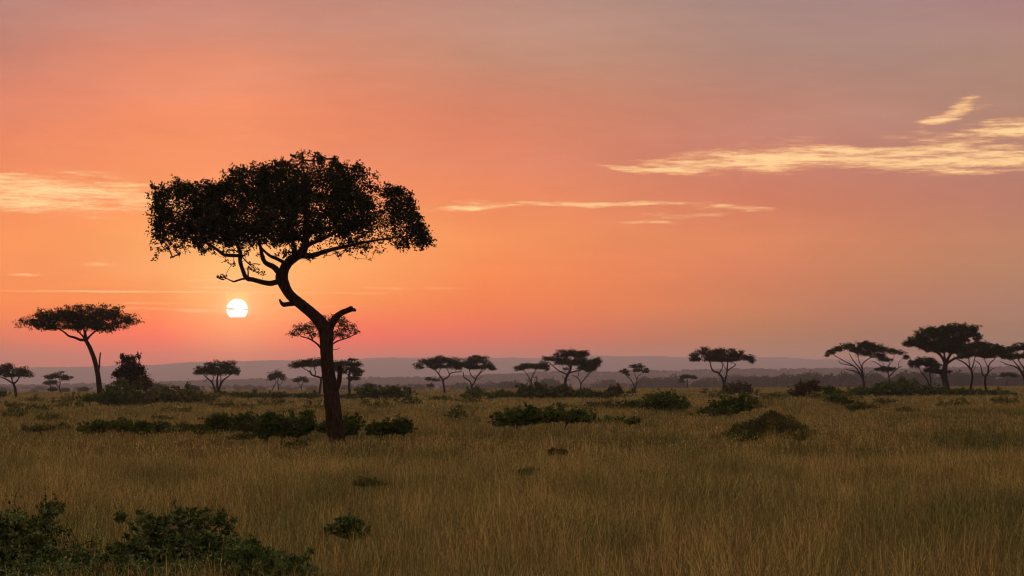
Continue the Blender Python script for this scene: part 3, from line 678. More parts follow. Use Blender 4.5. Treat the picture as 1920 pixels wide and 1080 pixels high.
B('thick dark bush nearest left of the big trunk', [(568,797,24,22),(548,808,24,16),(580,783,8,8)], 116, 4600, .09, M_BUSH, 110, MG)
B('dark bush peeking out behind both sides of the big trunk foot', [(655,797,28,18),(640,808,30,12),(606,800,14,10)], 112, 3600, .09, M_BUSH, 111, MG, dmin=110)
B('dark spreading bush right of the big trunk', [(735,803,40,15),(752,796,22,13),(710,808,24,11)], 114, 4600, .09, M_BUSH, 112, MG)
B('wide low bush in front of the dark thicket, left part', [(972,784,42,17),(1000,778,25,15),(945,792,24,9)], 150, 5200, .11, M_BUSH, 113)
B('wide low bush in front of the dark thicket, right part', [(1050,778,40,15),(1085,784,30,11),(1020,782,22,12)], 155, 4800, .11, M_BUSH, 114)
B('loose pale bush just above the wide low bush', [(1120,762,26,9),(1145,758,16,7)], 205, 1500, .12, M_HUMMOCK, 115)
B('big rounded green bush in the open grass right of centre', [(1250,753,38,19),(1230,758,30,14),(1270,762,24,11)], 190, 7000, .12, M_BUSH, 116)
B('low bush touching the left side of the big rounded one', [(1190,760,28,9),(1172,764,14,6)], 195, 2600, .11, M_BUSH, 117)
B('pale sprig bush below the low bush right of centre', [(1188,790,14,7)], 150, 500, .09, M_HUMMOCK, 118)
B('long low green bush sloping down to the left of the grassy rise', [(1372,762,40,16),(1402,752,18,12),(1340,772,32,9)], 185, 5600, .12, M_BUSH, 119)
B('dark small bush on the right flank of the grassy rise', [(1570,748,20,11),(1585,755,18,8)], 195, 2400, .12, M_BUSH, 120)
B('pale low bush trailing right from the grassy rise', [(1620,762,28,6),(1600,764,18,6)], 190, 1300, .12, M_HUMMOCK, 121)
B('brown domed bush on top of the grassy rise', [(1516,728,24,13),(1500,735,20,9)], 225, 4000, .13, M_BUSHR, 122)
B('small ragged bush right of the brown domed bush on the rise', [(1553,730,13,6),(1560,736,16,6)], 222, 1200, .12, M_BUSH, 123)
BG = 'bushes along the far edge of the field'
B('wide black green bush right of the big trunk at the field edge', [(695,737,28,13),(725,735,30,11),(755,738,24,12)], 330, 7000, .2, M_BUSH, 124, BG)
B('round bush at the foot of the V trunked acacia', [(893,738,20,11),(880,742,14,8)], 330, 2800, .18, M_BUSH, 125, BG)
B('low bush at the left end of the dark thicket', [(945,742,26,9),(925,744,14,6)], 320, 3000, .18, M_BUSH, 126, BG)
B('tallest rounded bush of the dark thicket', [(1003,735,27,17),(985,740,18,12)], 318, 5200, .19, M_BUSH, 127, BG)
B('dark thicket bush around the tall acacia foot', [(1045,738,24,14),(1063,736,14,13)], 318, 4200, .19, M_BUSH, 128, BG)
B('dark thicket bush in front of the slim acacia', [(1092,741,24,12)], 318, 3200, .19, M_BUSH, 129, BG)
B('low bush joining the right part of the dark thicket', [(1125,743,22,9)], 315, 2500, .18, M_BUSH, 130, BG)
B('lumpy bush ending the dark thicket on the right', [(1150,735,14,9),(1160,732,8,8)], 330, 2000, .18, M_BUSHR, 131, BG)
B('tiny bush at the foot of the open crowned acacia', [(1189,734,5,6),(1181,738,6,3)], 420, 600, .16, M_BUSH, 132, BG)
B('low brown dome shaped bush beside the forked acacia trunk', [(1385,729,24,12),(1370,733,16,9),(1402,732,12,8)], 380, 3600, .2, M_BUSHR, 133, BG)
B('tiny bush alone on the pale grass left of the forked acacia', [(1320,737,6,2.5)], 420, 250, .15, M_BUSH, 134, BG)
B('low bush at the left end of the right grove thicket', [(1620,734,24,9),(1604,737,12,7)], 330, 2800, .19, M_BUSH, 135, BG)
B('bush left of centre in the right grove thicket', [(1655,732,24,12)], 330, 3400, .19, M_BUSH, 136, BG)
B('highest domed bush of the right grove thicket', [(1695,729,36,18),(1668,733,20,13)], 325, 6400, .2, M_BUSH, 137, BG)
B('bush at the foot of the largest grove tree', [(1745,735,28,12),(1765,736,20,10)], 325, 4200, .19, M_BUSH, 138, BG)
B('low bush under the slender grove acacias', [(1805,738,28,9),(1782,739,16,8)], 320, 3400, .19, M_BUSH, 139, BG)
B('low ragged bush at the right end of the grove thicket', [(1860,739,30,8),(1890,740,20,5)], 320, 2800, .19, M_BUSH, 140, BG)
B('bright green round bush in front of the dark conical tree', [(225,740,34,25),(205,748,24,18),(245,752,28,18)], 250, 11000, .13, M_BUSH, 141, BG)
B('reddish brown round bush right of the dark conical tree', [(272,718,14,12),(262,724,14,10)], 288, 2800, .14, M_BUSHR, 142, BG)
B('dark bush at the foot of the leaning left acacia', [(178,746,22,7),(165,749,14,5)], 275, 1900, .15, M_BUSH, 143, BG)
B('dark bush at the left edge under the cut acacia', [(6,738,12,7),(-8,740,12,8)], 380, 1200, .16, M_BUSH, 144, BG)
B('small bush in the grass below the cut acacia at the left edge', [(35,762,22,6),(20,760,14,5)], 250, 1000, .13, M_HUMMOCK, 145, BG)
B('low shrubby cover on the crown of the left hillock', [(300,745,42,19),(340,742,44,18),(380,749,32,14),(270,752,26,15)], 290, 11000, .17, M_HUMMOCK, 146, BG, shell=.4)
B('low dark bush under the fanned acacia', [(415,742,26,6),(398,744,16,5)], 340, 1900, .17, M_BUSH, 147, BG)
B('upright dark bush right of the fanned acacia', [(438,739,6,4),(448,742,14,5)], 345, 900, .16, M_BUSH, 148, BG)
B('low hedge bush left of the two stemmed acacia', [(465,742,24,5),(477,735,5,6)], 345, 1700, .17, M_BUSH, 149, BG)
B('low hedge bush at the foot of the two stemmed acacia', [(510,741,26,6),(530,741,14,6)], 345, 2200, .17, M_BUSH, 150, BG)
B('low hedge bush left behind the big trunk', [(575,742,28,5),(592,737,5,5)], 340, 1700, .17, M_BUSH, 151, BG)
B('low bush behind the big trunk on its right', [(650,744,22,4)], 340, 1100, .17, M_BUSH, 152, BG)
B('small dark tuft like bush below the wide low bush', [(1045,849,16,6)], 92, 700, .06, M_BUSHR, 153)
B('faint low bush in the grass far left below the hedge row', [(80,802,24,6),(60,806,18,5)], 130, 900, .09, M_HUMMOCK, 154)

# low straggly scrub dotted through the middle distance
sr = np.random.default_rng(515)
SCR = [(70,770),(120,765),(95,790),(300,790),(30,785),(250,765),(330,775),(420,765),(460,770),(520,765),(140,755),(60,752),(385,825),(450,835),(300,825),(120,815),(600,770),(700,768),(760,760),(820,752),(870,755),
       (1100,790),(1150,800),(1050,765),(1160,745),(1215,785),(1300,790),(1440,752),(1470,760),(1500,758),(1530,765),(1450,742),(1480,745),(1550,757),(1590,745),(1660,765),(1420,770),(1350,745),(1600,755),(1390,835),(1500,835),(1700,775),(1800,765),(1880,760),(560,850),(985,905),(700,940),(860,790),(1125,770)]
for i, (px, py) in enumerate(SCR):
    d = CH*F/(py+6-(HY-.0062*(px-960)))
    d = min(d, 330)
    w = sr.uniform(16, 36)*(1 if py < 800 else 1.1); h = w*sr.uniform(.22, .38)
    py = HY-(float(terr((px-960)/F*d, d))-CH)*F/d - h*.7 - .35*F/d
    B('low straggly scrub plant among the grass of the middle distance', [(px, py, w, h), (px+sr.uniform(-1, 1)*w, py+h*.3, w*.7, h*.7)], d, 420, .035+.0004*d, M_HUMMOCK if sr.random() < .6 else M_BUSH, 600+i,
      'low straggly scrub dotted through the grass', 'scrub_plant', spikes=6, tips=60)

# shrubby mound right of centre
def mound():
    if CAL: return
    global rng
    rng = np.random.default_rng(5)
    d = 104.0; cx = (1444-960)/F*d; gz = float(terr(cx, d)); o = (cx, d, gz)
    root = empty('earth_mound', o, 'conical brown mound overgrown with dark scrub standing alone in the right grass', 'mound')
    t = np.linspace(0, 2*np.pi, 48, endpoint=False); rs = np.linspace(0, 1, 20)
    def H(r, a):
        x = r*np.cos(a); y = r*np.sin(a)
        h = 1.06*np.exp(-(((x-.10)/.44)**2+(y/.5)**2)**.95) + .42*np.exp(-((x+.50)/.33)**2-(y/.4)**2) + .16*np.exp(-((x-.62)/.25)**2-(y/.4)**2)
        return h*(1+.10*np.sin(x*17+1)*np.sin(y*13+2)+.06*np.sin(x*31+y*23))*(1-r**6)
    v = [(0, 0, H(0., 0.))]
    for r in rs[1:]:
        for a in t: v.append((np.cos(a)*r*2.5, np.sin(a)*r*1.9, H(r, a)-.1*(r > .95)))
    v = np.array(v, float)+np.array(o); f4 = []; f3 = []
    n = len(t)
    for j in range(n): f3.append((0, 1+j, 1+(j+1) % n))
    for i in range(len(rs)-2):
        for j in range(n): f4.append((1+i*n+j, 1+(i+1)*n+j, 1+(i+1)*n+(j+1) % n, 1+i*n+(j+1) % n))
    link_mesh('soil', v, [np.array(f3), np.array(f4)], M_GROUND, root, o, True)
    m = 22000; r = rng.random(m)**.6; a = rng.uniform(0, 2*np.pi, m)
    cl = .5+.5*np.sin(r*np.cos(a)*14+3)*np.sin(r*np.sin(a)*11+1)
    c = np.stack([np.cos(a)*r*2.55, np.sin(a)*r*1.95, H(r, a)+rng.random(m)**2*(.12+.30*cl)], 1)+np.array(o)
    v, f = leaf_quads(c, .06*rng.uniform(.6, 1.6, m), flat=-1.2, aspect=5)
    link_mesh('scrub', v, [f], leafy('mound_scrub', (.045,.048,.013), (.085,.076,.021), (.16,.12,.036), 1.6, .1), root, o)
mound()

# ------------------------------------------------------------------ stuff: grass and far wood by instancing
def tuft(i, nblade, rad, h, w, seed):
    r = np.random.default_rng(seed); V = []; Q = []; T3 = []; n = 0
    for b in range(nblade):
        a = r.uniform(0, 6.28); q = rad*math.sqrt(r.random()); x, y = q*math.cos(a), q*math.sin(a)
        hh = h*r.uniform(.45, 1.15); la = r.uniform(0, 6.28); ln = abs(r.normal())*.34*hh+.03; ww = w*r.uniform(.6, 1.3)
        if r.random() < .14: ln *= 1.9; hh *= .9
        if r.random() < .10: hh *= 1.35; ww *= 1.15
        fa = r.uniform(0, 3.14); dx, dy = math.cos(fa)*ww/2, math.sin(fa)*ww/2
        pts = []
        for t in (0, .4, .75):
            s = t*t; pts.append((x+math.cos(la)*ln*s, y+math.sin(la)*ln*s, hh*t*(1-.08*t), 1-.35*t))
        for (cx, cy, cz, k) in pts: V += [(cx-dx*k, cy-dy*k, cz), (cx+dx*k, cy+dy*k, cz)]
        V.append((x+math.cos(la)*ln*1.15, y+math.sin(la)*ln*1.15, hh*.97))
        Q += [(n, n+1, n+3, n+2), (n+2, n+3, n+5, n+4)]; T3.append((n+4, n+5, n+6)); n += 7
        if r.random() < .22:  # seed head
            cx, cy, cz = V[-1]; s = w*2.0
            V += [(cx-s*.5*math.cos(fa), cy-s*.5*math.sin(fa), cz), (cx, cy, cz-.05*h), (cx+s*.5*math.cos(fa), cy+s*.5*math.sin(fa), cz), (cx+ln*.15, cy, cz+.09*h)]
            Q.append((n, n+1, n+2, n+3)); n += 4
    me = mesh_np('grass_tuft', np.array(V), [np.array(Q), np.array(T3)]); me.materials.append(M_GRASS)
    return bpy.data.objects.new('tuft_%02d' % i, me)
def instancer(name, pts, scale, idx, coll, zs=None):
    me = bpy.data.meshes.new(name); me.vertices.add(len(pts)); me.vertices.foreach_set('co', np.asarray(pts, np.float32).ravel())
    for nm, dat, ty in (('sc', scale, 'FLOAT'), ('ix', idx, 'INT'), ('rz', rng.uniform(0, 6.283, len(pts)), 'FLOAT')):
        at = me.attributes.new(nm, ty, 'POINT'); at.data.foreach_set('value', np.asarray(dat, np.float32 if ty == 'FLOAT' else np.int32))
    o = bpy.data.objects.new(name, me); COL.objects.link(o)
    ng = bpy.data.node_groups.new(name, 'GeometryNodeTree')
    ng.interface.new_socket('Geometry', in_out='INPUT', socket_type='NodeSocketGeometry')
    ng.interface.new_socket('Geometry', in_out='OUTPUT', socket_type='NodeSocketGeometry')
    N, L = ng.nodes, ng.links
    gi = N.new('NodeGroupInput'); go = N.new('NodeGroupOutput'); iop = N.new('GeometryNodeInstanceOnPoints')
    ci = N.new('GeometryNodeCollectionInfo'); ci.inputs['Collection'].default_value = coll
    ci.inputs['Separate Children'].default_value = True; ci.inputs['Reset Children'].default_value = True
    def attr(nm, dt):
        a = N.new('GeometryNodeInputNamedAttribute'); a.data_type = dt; a.inputs['Name'].default_value = nm; return a.outputs['Attribute']
    cx = N.new('ShaderNodeCombineXYZ'); L.new(attr('rz', 'FLOAT'), cx.inputs['Z'])
    L.new(gi.outputs[0], iop.inputs['Points']); L.new(ci.outputs[0], iop.inputs['Instance'])
    iop.inputs['Pick Instance'].default_value = True
    L.new(attr('ix', 'INT'), iop.inputs['Instance Index']); L.new(attr('sc', 'FLOAT'), iop.inputs['Scale'])
    L.new(cx.outputs[0], iop.inputs['Rotation'])
    L.new(iop.outputs[0], go.inputs[0])
    md = o.modifiers.new('scatter', 'NODES'); md.node_group = ng
    return o
rng = np.random.default_rng(99)
tc = bpy.data.collections.new('tufts')
specs = [(34,.22,.60,.0042)]*4 + [(40,.42,.60,.0105)]*3 + [(44,1.1,.62,.032)]*3
for i, (nb, ra, h, w) in enumerate(specs): tc.objects.link(tuft(i, nb, ra, h, w, 200+i))
def wedge(d0, d1, dens, spread):
    area = spread*(d1*d1-d0*d0); n = int(area*dens)
    y = np.sqrt(rng.uniform(d0*d0, d1*d1, n)); x = rng.uniform(-1, 1, n)*spread*y
    return x, y
pts = []; sc = []; ix = []
for (d0, d1, dens, i0, ni) in ((24, 78, 14, 0, 4), (78, 210, 4.6, 4, 3), (210, 950, .68, 7, 3)):
    x, y = wedge(d0, d1, dens, .27)
    dn = .5+.25*np.sin(x*.35+np.sin(y*.12)*2)+.25*np.sin(x*.9+y*.21)
    z = terr(x, y)-.02
    mx = (1444-960)/F*104
    k = ((x-mx)/1.7)**2+((y-104)/1.4)**2 > 1
    # shorter grass close round the big trunk's foot
    tr = np.exp(-((x+7.9)/4.5)**2-((y-101)/5.5)**2)
    cl = np.sin(x*1.7+2*np.sin(y*.6))*np.sin(y*1.1+1.5*np.sin(x*.5)) + .6*np.sin(x*.43+y*.19)*np.sin(y*.23-x*.31)
    s = (.50+.40*rng.random(len(x))+.20*dn+.17*cl)*(1-.55*tr)
    k &= rng.random(len(x)) < .80+.28*cl
    for ex, ey, erx, ery, pk in EXCL:
        if abs(ey-(d0+d1)/2) > (d1-d0)/2+20: continue
        ins = ((x-ex)/erx)**2 + ((y-ey+.5)/(ery+.6))**2 < 1
        k &= ~(ins & (rng.random(len(x)) > pk))
    x, y, z, s = x[k], y[k], z[k], s[k]
    pts.append(np.stack([x, y, z], 1)); sc.append(s); ix.append(rng.integers(i0, i0+ni, len(x)))
gr = instancer('grass', np.vstack(pts), np.concatenate(sc), np.concatenate(ix), tc)
tag(gr, 'tall dry brown and olive grass covering the whole plain', 'grass', kind='stuff')

wc = bpy.data.collections.new('crowns')
for i in range(4):
    r_ = np.random.default_rng(300+i); c = []
    for b in range(4+i):
        q = r_.normal(size=(170, 3)); q /= np.linalg.norm(q, axis=1)[:, None]; q *= (r_.random(170)**.4)[:, None]
        c.append(q*np.array([2.6, 2.6, 1.5])+np.array([r_.uniform(-2, 2), r_.uniform(-2, 2), r_.uniform(2.6, 4.6)]))
    c = np.vstack(c); v, f = leaf_quads(c, .8, r_)
    g_ = Geo(); tube(g_, np.array([(0, 0, -.5), (.1, 0, 1.5), (0, .1, 3.6)]), [.3, .25, .15], 5); vv, ff = g_.get()
    allv = np.vstack([v, vv]); me = mesh_np('crown_clump', allv, [np.vstack([f, ff[0]+len(v)]), ff[1]+len(v)] if len(ff) > 1 else [np.vstack([f, ff[0]+len(v)])])
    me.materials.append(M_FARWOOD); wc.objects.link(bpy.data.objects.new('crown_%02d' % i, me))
# woodland over the near ridge, and thin belts on the plain in front of it
n = 9000
ii = rng.integers(0, len(hx), n); jj = rng.integers(0, 14, n)
px_ = hx[ii]+rng.uniform(-3, 3, n); pz = hz[jj, ii]; py_ = hy[jj]
nt_ = inside_noise(np.stack([px_, py_, py_*0], 1), .01, 2.)
kk = (np.abs(px_) < .28*6000) & (nt_ > -.35)
ridge = np.stack([px_, py_, pz-.5], 1)[kk]; rs_ = rng.uniform(.7, 1.5, kk.sum())
belts = []; bs = []
for (d, n, amp, xm) in ((2400, 150, 90, 0), (2900, 360, 130, 0), (3700, 650, 260, 0), (4700, 800, 260, 0)):
    x = rng.uniform(-.27, .27, n)*d
    if d < 2500: x = rng.uniform(.09, .26, n)*d
    y = d+rng.normal(size=n)*amp
    nt_ = inside_noise(np.stack([x, y*.5, x*0], 1), .012, d*.01); k = nt_ > -.05
    belts.append(np.stack([x, y, terr(x, y)], 1)[k]); bs.append(rng.uniform(.6, 1.25, k.sum()))
wd = instancer('distant_woodland', np.vstack([ridge]+belts), np.concatenate([rs_]+bs), rng.integers(0, 4, len(rs_)+sum(map(len, bs))), wc)
tag(wd, 'hazy belts of woodland on the far plain and the low ridge behind', 'woodland', kind='stuff')

# ------------------------------------------------------------------ haze
def box(name, x0, x1, y0, y1, z0, z1, mat):
    v = np.array([(x, y, z) for z in (z0, z1) for y in (y0, y1) for x in (x0, x1)], float)
    f = np.array([(0, 2, 3, 1), (4, 5, 7, 6), (0, 1, 5, 4), (2, 6, 7, 3), (0, 4, 6, 2), (1, 3, 7, 5)])
    return link_mesh(name, v, [f], mat)
m, nt, N, L = mat_new('morning_haze')
out = N.new('ShaderNodeOutputMaterial'); pv = N.new('ShaderNodeVolumePrincipled')
pv.inputs['Color'].default_value = (.92, .85, .93, 1); pv.inputs['Density'].default_value = .000095
pv.inputs['Anisotropy'].default_value = .55
L.new(pv.outputs[0], out.inputs['Volume'])
hzb = box('haze', -6200, 6200, -700, 17600, -45, 200, m); tag(hzb, 'thin purple grey haze lying over the plain', 'haze', kind='stuff')

# ------------------------------------------------------------------ sky
SUNPX, SUNPY = 447.0, 581.0
AZ = math.atan((SUNPX-960)/F); EL = math.atan((HY-SUNPY)/F)
w = bpy.data.worlds.new('World'); S.world = w; w.use_nodes = True
nt = w.node_tree; nt.nodes.clear(); N, L = nt.nodes, nt.links
class E:
    def __init__(s, sock): s.s = sock
    def _b(a, b, op):
        n = N.new('ShaderNodeMath'); n.operation = op
        for i, q in enumerate((a, b)):
            if isinstance(q, E): L.new(q.s, n.inputs[i])
            elif q is not None: n.inputs[i].default_value = q
        return E(n.outputs[0])
    def __add__(a, b): return E._b(a, b, 'ADD')
    def __radd__(a, b): return E._b(b, a, 'ADD')
    def __sub__(a, b): return E._b(a, b, 'SUBTRACT')
    def __rsub__(a, b): return E._b(b, a, 'SUBTRACT')
    def __mul__(a, b): return E._b(a, b, 'MULTIPLY')
    def __rmul__(a, b): return E._b(b, a, 'MULTIPLY')
    def __truediv__(a, b): return E._b(a, b, 'DIVIDE')
    def __pow__(a, b): return E._b(a, b, 'POWER')
def mx(a, b): return E._b(a, b, 'MAXIMUM')
def mn(a, b): return E._b(a, b, 'MINIMUM')
def expo(e): 
    n = N.new('ShaderNodeMath'); n.operation = 'EXPONENT'; L.new(e.s, n.inputs[0]); return E(n.outputs[0])
def ss(v, lo, hi):
    n = N.new('ShaderNodeMapRange'); n.interpolation_type = 'SMOOTHSTEP'; L.new(v.s, n.inputs['Value'])
    n.inputs['From Min'].default_value = lo; n.inputs['From Max'].default_value = hi; return E(n.outputs[0])
def lerpcol(f, a, b):
    n = N.new('ShaderNodeMix'); n.data_type = 'RGBA'
    L.new(f.s, n.inputs[0])
    for i, q in ((6, a), (7, b)):
        if isinstance(q, tuple): n.inputs[i].default_value = (*q, 1)
        else: L.new(q, n.inputs[i])
    return n.outputs[2]
HIL = []
def lin(c): return tuple(((v/255)/12.92 if v/255 <= .04045 else ((v/255+.055)/1.055)**2.4) for v in c)
tco = N.new('ShaderNodeTexCoord'); sep = N.new('ShaderNodeSeparateXYZ'); L.new(tco.outputs['Generated'], sep.inputs[0])
x, y, z = (E(sep.outputs[i]) for i in range(3))
az = E._b(x, y, 'ARCTAN2')
hyp = (x*x+y*y)**.5
el = E._b(z, hyp, 'ARCTAN2')
u = az*F + 960.0; v = HY - el*F          # degrees of the sky counted in the photograph's pixel size
def noise(su, sv, detail=4, off=0.0, rough=.55):
    c = N.new('ShaderNodeCombineXYZ'); L.new((u*su).s, c.inputs[0]); L.new((v*sv).s, c.inputs[1]); c.inputs[2].default_value = off
    n = N.new('ShaderNodeTexNoise'); n.inputs['Scale'].default_value = 1; n.inputs['Detail'].default_value = detail
    n.inputs['Roughness'].default_value = rough; L.new(c.outputs[0], n.inputs['Vector']); return E(n.outputs['Fac'])
fac = (mx(760.0 - v, 0.0)/7900.0)**.5
def column(stops):
    r = N.new('ShaderNodeValToRGB'); L.new(fac.s, r.inputs['Fac']); e = r.color_ramp.elements
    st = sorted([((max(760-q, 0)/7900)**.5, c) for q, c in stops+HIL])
    e[0].position, e[0].color = st[0][0], (*st[0][1], 1); e[1].position, e[1].color = st[-1][0], (*st[-1][1], 1)
    for p, c in st[1:-1]:
        k = e.new(p); k.color = (*c, 1)
    return r.outputs['Color']
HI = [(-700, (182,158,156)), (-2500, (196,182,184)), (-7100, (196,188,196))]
#SKYBEGIN
SKYCOLS = [
 (-1500, [(740,(.20,.13,.11)),(500,(.42,.19,.12)),(200,(.45,.2,.13)),(0,(.36,.2,.15))]),
 (0, [(0,(0.423,0.210,0.186)),(110,(0.539,0.208,0.159)),(210,(0.782,0.217,0.121)),(300,(0.909,0.247,0.105)),(380,(1.029,0.277,0.092)),(450,(1.102,0.315,0.077)),(510,(1.160,0.323,0.059)),(570,(1.317,0.288,0.018)),(630,(1.230,0.176,0.010)),(665,(1.060,0.145,0.010)),(700,(0.833,0.122,0.011)),(745,(0.833,0.122,0.011))]),
 (160, [(0,(0.470,0.207,0.178)),(110,(0.675,0.232,0.155)),(210,(0.862,0.237,0.119)),(300,(0.972,0.281,0.116)),(380,(1.068,0.312,0.105)),(450,(1.119,0.353,0.086)),(510,(1.183,0.353,0.081)),(570,(1.296,0.285,0.010)),(630,(1.514,0.156,0.010)),(665,(1.370,0.131,0.010)),(700,(1.145,0.106,0.010)),(745,(1.145,0.106,0.010))]),
 (300, [(0,(0.562,0.213,0.183)),(110,(0.759,0.250,0.151)),(210,(0.922,0.262,0.119)),(300,(0.992,0.287,0.111)),(380,(1.072,0.344,0.107)),(450,(1.135,0.437,0.110)),(510,(1.218,0.461,0.117)),(570,(1.313,0.322,0.015)),(630,(1.802,0.138,0.010)),(665,(1.687,0.111,0.010)),(700,(1.341,0.084,0.010)),(745,(1.341,0.084,0.010))]),
 (447, [(0,(0.550,0.223,0.180)),(110,(0.802,0.266,0.154)),(210,(0.952,0.282,0.131)),(300,(0.997,0.295,0.117)),(380,(1.077,0.357,0.120)),(450,(1.146,0.510,0.130)),(510,(1.239,0.645,0.155)),(570,(1.362,0.598,0.113)),(630,(1.929,0.359,0.010)),(665,(1.860,0.242,0.010)),(700,(1.519,0.171,0.010)),(745,(1.519,0.171,0.010))]),
 (640, [(0,(0.518,0.238,0.188)),(110,(0.697,0.257,0.156)),(210,(0.875,0.251,0.128)),(300,(0.921,0.253,0.107)),(380,(1.030,0.311,0.103)),(450,(1.128,0.427,0.103)),(510,(1.202,0.446,0.099)),(570,(1.338,0.335,0.030)),(630,(1.670,0.101,0.010)),(665,(1.443,0.078,0.011)),(700,(1.107,0.064,0.011)),(745,(1.107,0.064,0.011))]),
 (900, [(0,(0.476,0.249,0.200)),(110,(0.535,0.250,0.167)),(210,(0.715,0.220,0.127)),(300,(0.828,0.224,0.111)),(380,(0.950,0.260,0.089)),(450,(1.073,0.311,0.076)),(510,(1.194,0.288,0.046)),(570,(1.202,0.209,0.010)),(630,(1.308,0.101,0.010)),(665,(1.093,0.090,0.011)),(700,(0.817,0.074,0.012)),(745,(0.817,0.074,0.012))]),
 (1150, [(0,(0.409,0.251,0.208)),(110,(0.493,0.253,0.176)),(210,(0.643,0.231,0.142)),(300,(0.693,0.213,0.123)),(380,(0.823,0.236,0.102)),(450,(0.946,0.268,0.080)),(510,(1.039,0.245,0.057)),(570,(0.999,0.205,0.020)),(630,(0.892,0.128,0.010)),(665,(0.749,0.114,0.011)),(700,(0.581,0.094,0.011)),(745,(0.581,0.094,0.011))]),
 (1400, [(0,(0.352,0.231,0.214)),(110,(0.408,0.235,0.189)),(210,(0.553,0.223,0.160)),(300,(0.597,0.204,0.142)),(380,(0.714,0.200,0.103)),(450,(0.839,0.242,0.089)),(510,(0.806,0.213,0.076)),(570,(0.760,0.206,0.043)),(630,(0.614,0.179,0.010)),(665,(0.520,0.161,0.011)),(700,(0.405,0.126,0.010)),(745,(0.405,0.126,0.010))]),
 (1650, [(0,(0.372,0.224,0.223)),(110,(0.382,0.231,0.193)),(210,(0.490,0.234,0.173)),(300,(0.502,0.203,0.153)),(380,(0.590,0.197,0.115)),(450,(0.674,0.227,0.098)),(510,(0.622,0.220,0.082)),(570,(0.569,0.188,0.089)),(630,(0.434,0.157,0.046)),(665,(0.379,0.146,0.043)),(700,(0.300,0.116,0.041)),(745,(0.300,0.116,0.041))]),
 (1915, [(0,(0.383,0.199,0.220)),(110,(0.412,0.240,0.183)),(210,(0.436,0.239,0.172)),(300,(0.448,0.209,0.157)),(380,(0.511,0.196,0.135)),(450,(0.545,0.225,0.120)),(510,(0.514,0.228,0.107)),(570,(0.454,0.207,0.112)),(630,(0.352,0.175,0.063)),(665,(0.306,0.160,0.059)),(700,(0.255,0.130,0.055)),(745,(0.255,0.130,0.055))]),
 (4500, [(740,(.17,.12,.13)),(400,(.25,.16,.16)),(0,(.25,.18,.18))]),
]
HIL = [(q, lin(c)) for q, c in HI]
#SKYEND
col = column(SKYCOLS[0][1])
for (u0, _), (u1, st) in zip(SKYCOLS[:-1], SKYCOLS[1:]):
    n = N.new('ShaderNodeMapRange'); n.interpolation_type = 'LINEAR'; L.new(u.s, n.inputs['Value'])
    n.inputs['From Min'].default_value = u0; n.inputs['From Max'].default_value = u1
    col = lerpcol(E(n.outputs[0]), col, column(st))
# soft mottling of the cloud deck
n1 = noise(.0022, .008, 3, 1.0); n2 = noise(.010, .05, 3, 5.0)
n3 = noise(.0011, .0075, 4, 21.0, .55)
mott = (n1-.5)*.24 + (n2-.5)*.11 + (n3-.5)*.20 + 1.0 if not CAL else n1*0.0+1.0
if not CAL: col = lerpcol(ss(n3, .47, .72)*.30*ss(420.0-v, 0., 300.), col, lin((188,146,134)))
def scale_col(c, f):
    m = N.new('ShaderNodeVectorMath'); m.operation = 'SCALE'; L.new(c, m.inputs[0]); L.new(f.s, m.inputs['Scale']); return m.outputs[0]
col = scale_col(col, mott)
# breaks in the deck where the bright sky shows
wob = (noise(.006, .02, 5, 9.0)-.5)*30.0
fine = noise(.0075, .075, 5, 3.0, .66); fine2 = noise(.03, .22, 5, 8.0, .62)
rag = (fine-.5)*1.0 + (fine2-.5)*.45
def madd(a, b, c):
    n = N.new('ShaderNodeMath'); n.operation = 'MULTIPLY_ADD'
    for k, q in enumerate((a, b, c)):
        if isinstance(q, E): L.new(q.s, n.inputs[k])
        else: n.inputs[k].default_value = q
    return E(n.outputs[0])
def envelope(vw, items):
    """largest of several tilted ellipses, fading outwards"""
    m = None
    for (u0, v0, a, b, sl, so) in items:
        a *= 1.12; b *= 1.2
        U = madd(u, 1/a, -u0/a); V = madd(vw, 1/b, madd(u, -sl/b, (sl*u0-v0)/b))
        e = madd(madd(U, U, V*V), -.50, so)
        m = e if m is None else mx(m, e)
    return mx(m, 0.0)
GOLD = lin((255,214,146)); PALE = lin((255,198,130)); ORG = lin((250,176,114))
HIGH = [(20,366,300,33,.04,1.1), (40,352,260,15,.12,1.15), (90,386,210,9,.01,1.1), (260,378,120,10,.0,1.),
 (1480,302,230,19,-.02,1.15), (1780,306,260,20,0,1.1), (1235,323,95,6,.06,1.15), (1640,290,200,9,-.02,.9),
 (1450,275,200,18,-.04,.55), (1748,236,36,9,-.22,1.05), (1792,212,32,12,-.45,1.0), (1830,206,50,10,.05,.6), (1890,252,120,15,-.06,1.1), (1800,272,190,24,-.03,.75),
 (900,388,130,5,-.05,1.), (1090,380,200,5,.01,1.), (1360,392,90,7,.03,.85), (1270,405,110,7,-.02,.7), (1180,418,120,6,0,.6)]
LOW = [(190,498,30,4,0,1.0), (62,520,28,2.5,0,1.), (470,530,120,3,.01,1.0), (430,541,60,2.2,0,1.), (420,527,70,3,0,1.),
 (330,571,110,4,.03,.9), (370,583,90,3.5,.02,1.0), (270,578,80,3,.01,.9), (600,575,160,3,-.02,.75), (560,598,160,4,-.03,.7), (760,540,120,3,.0,.7)]
LINE = [(330,549,250,1.9,.001,1.2), (80,549,200,1.6,-.002,.9), (650,550,170,1.8,.004,.8)]
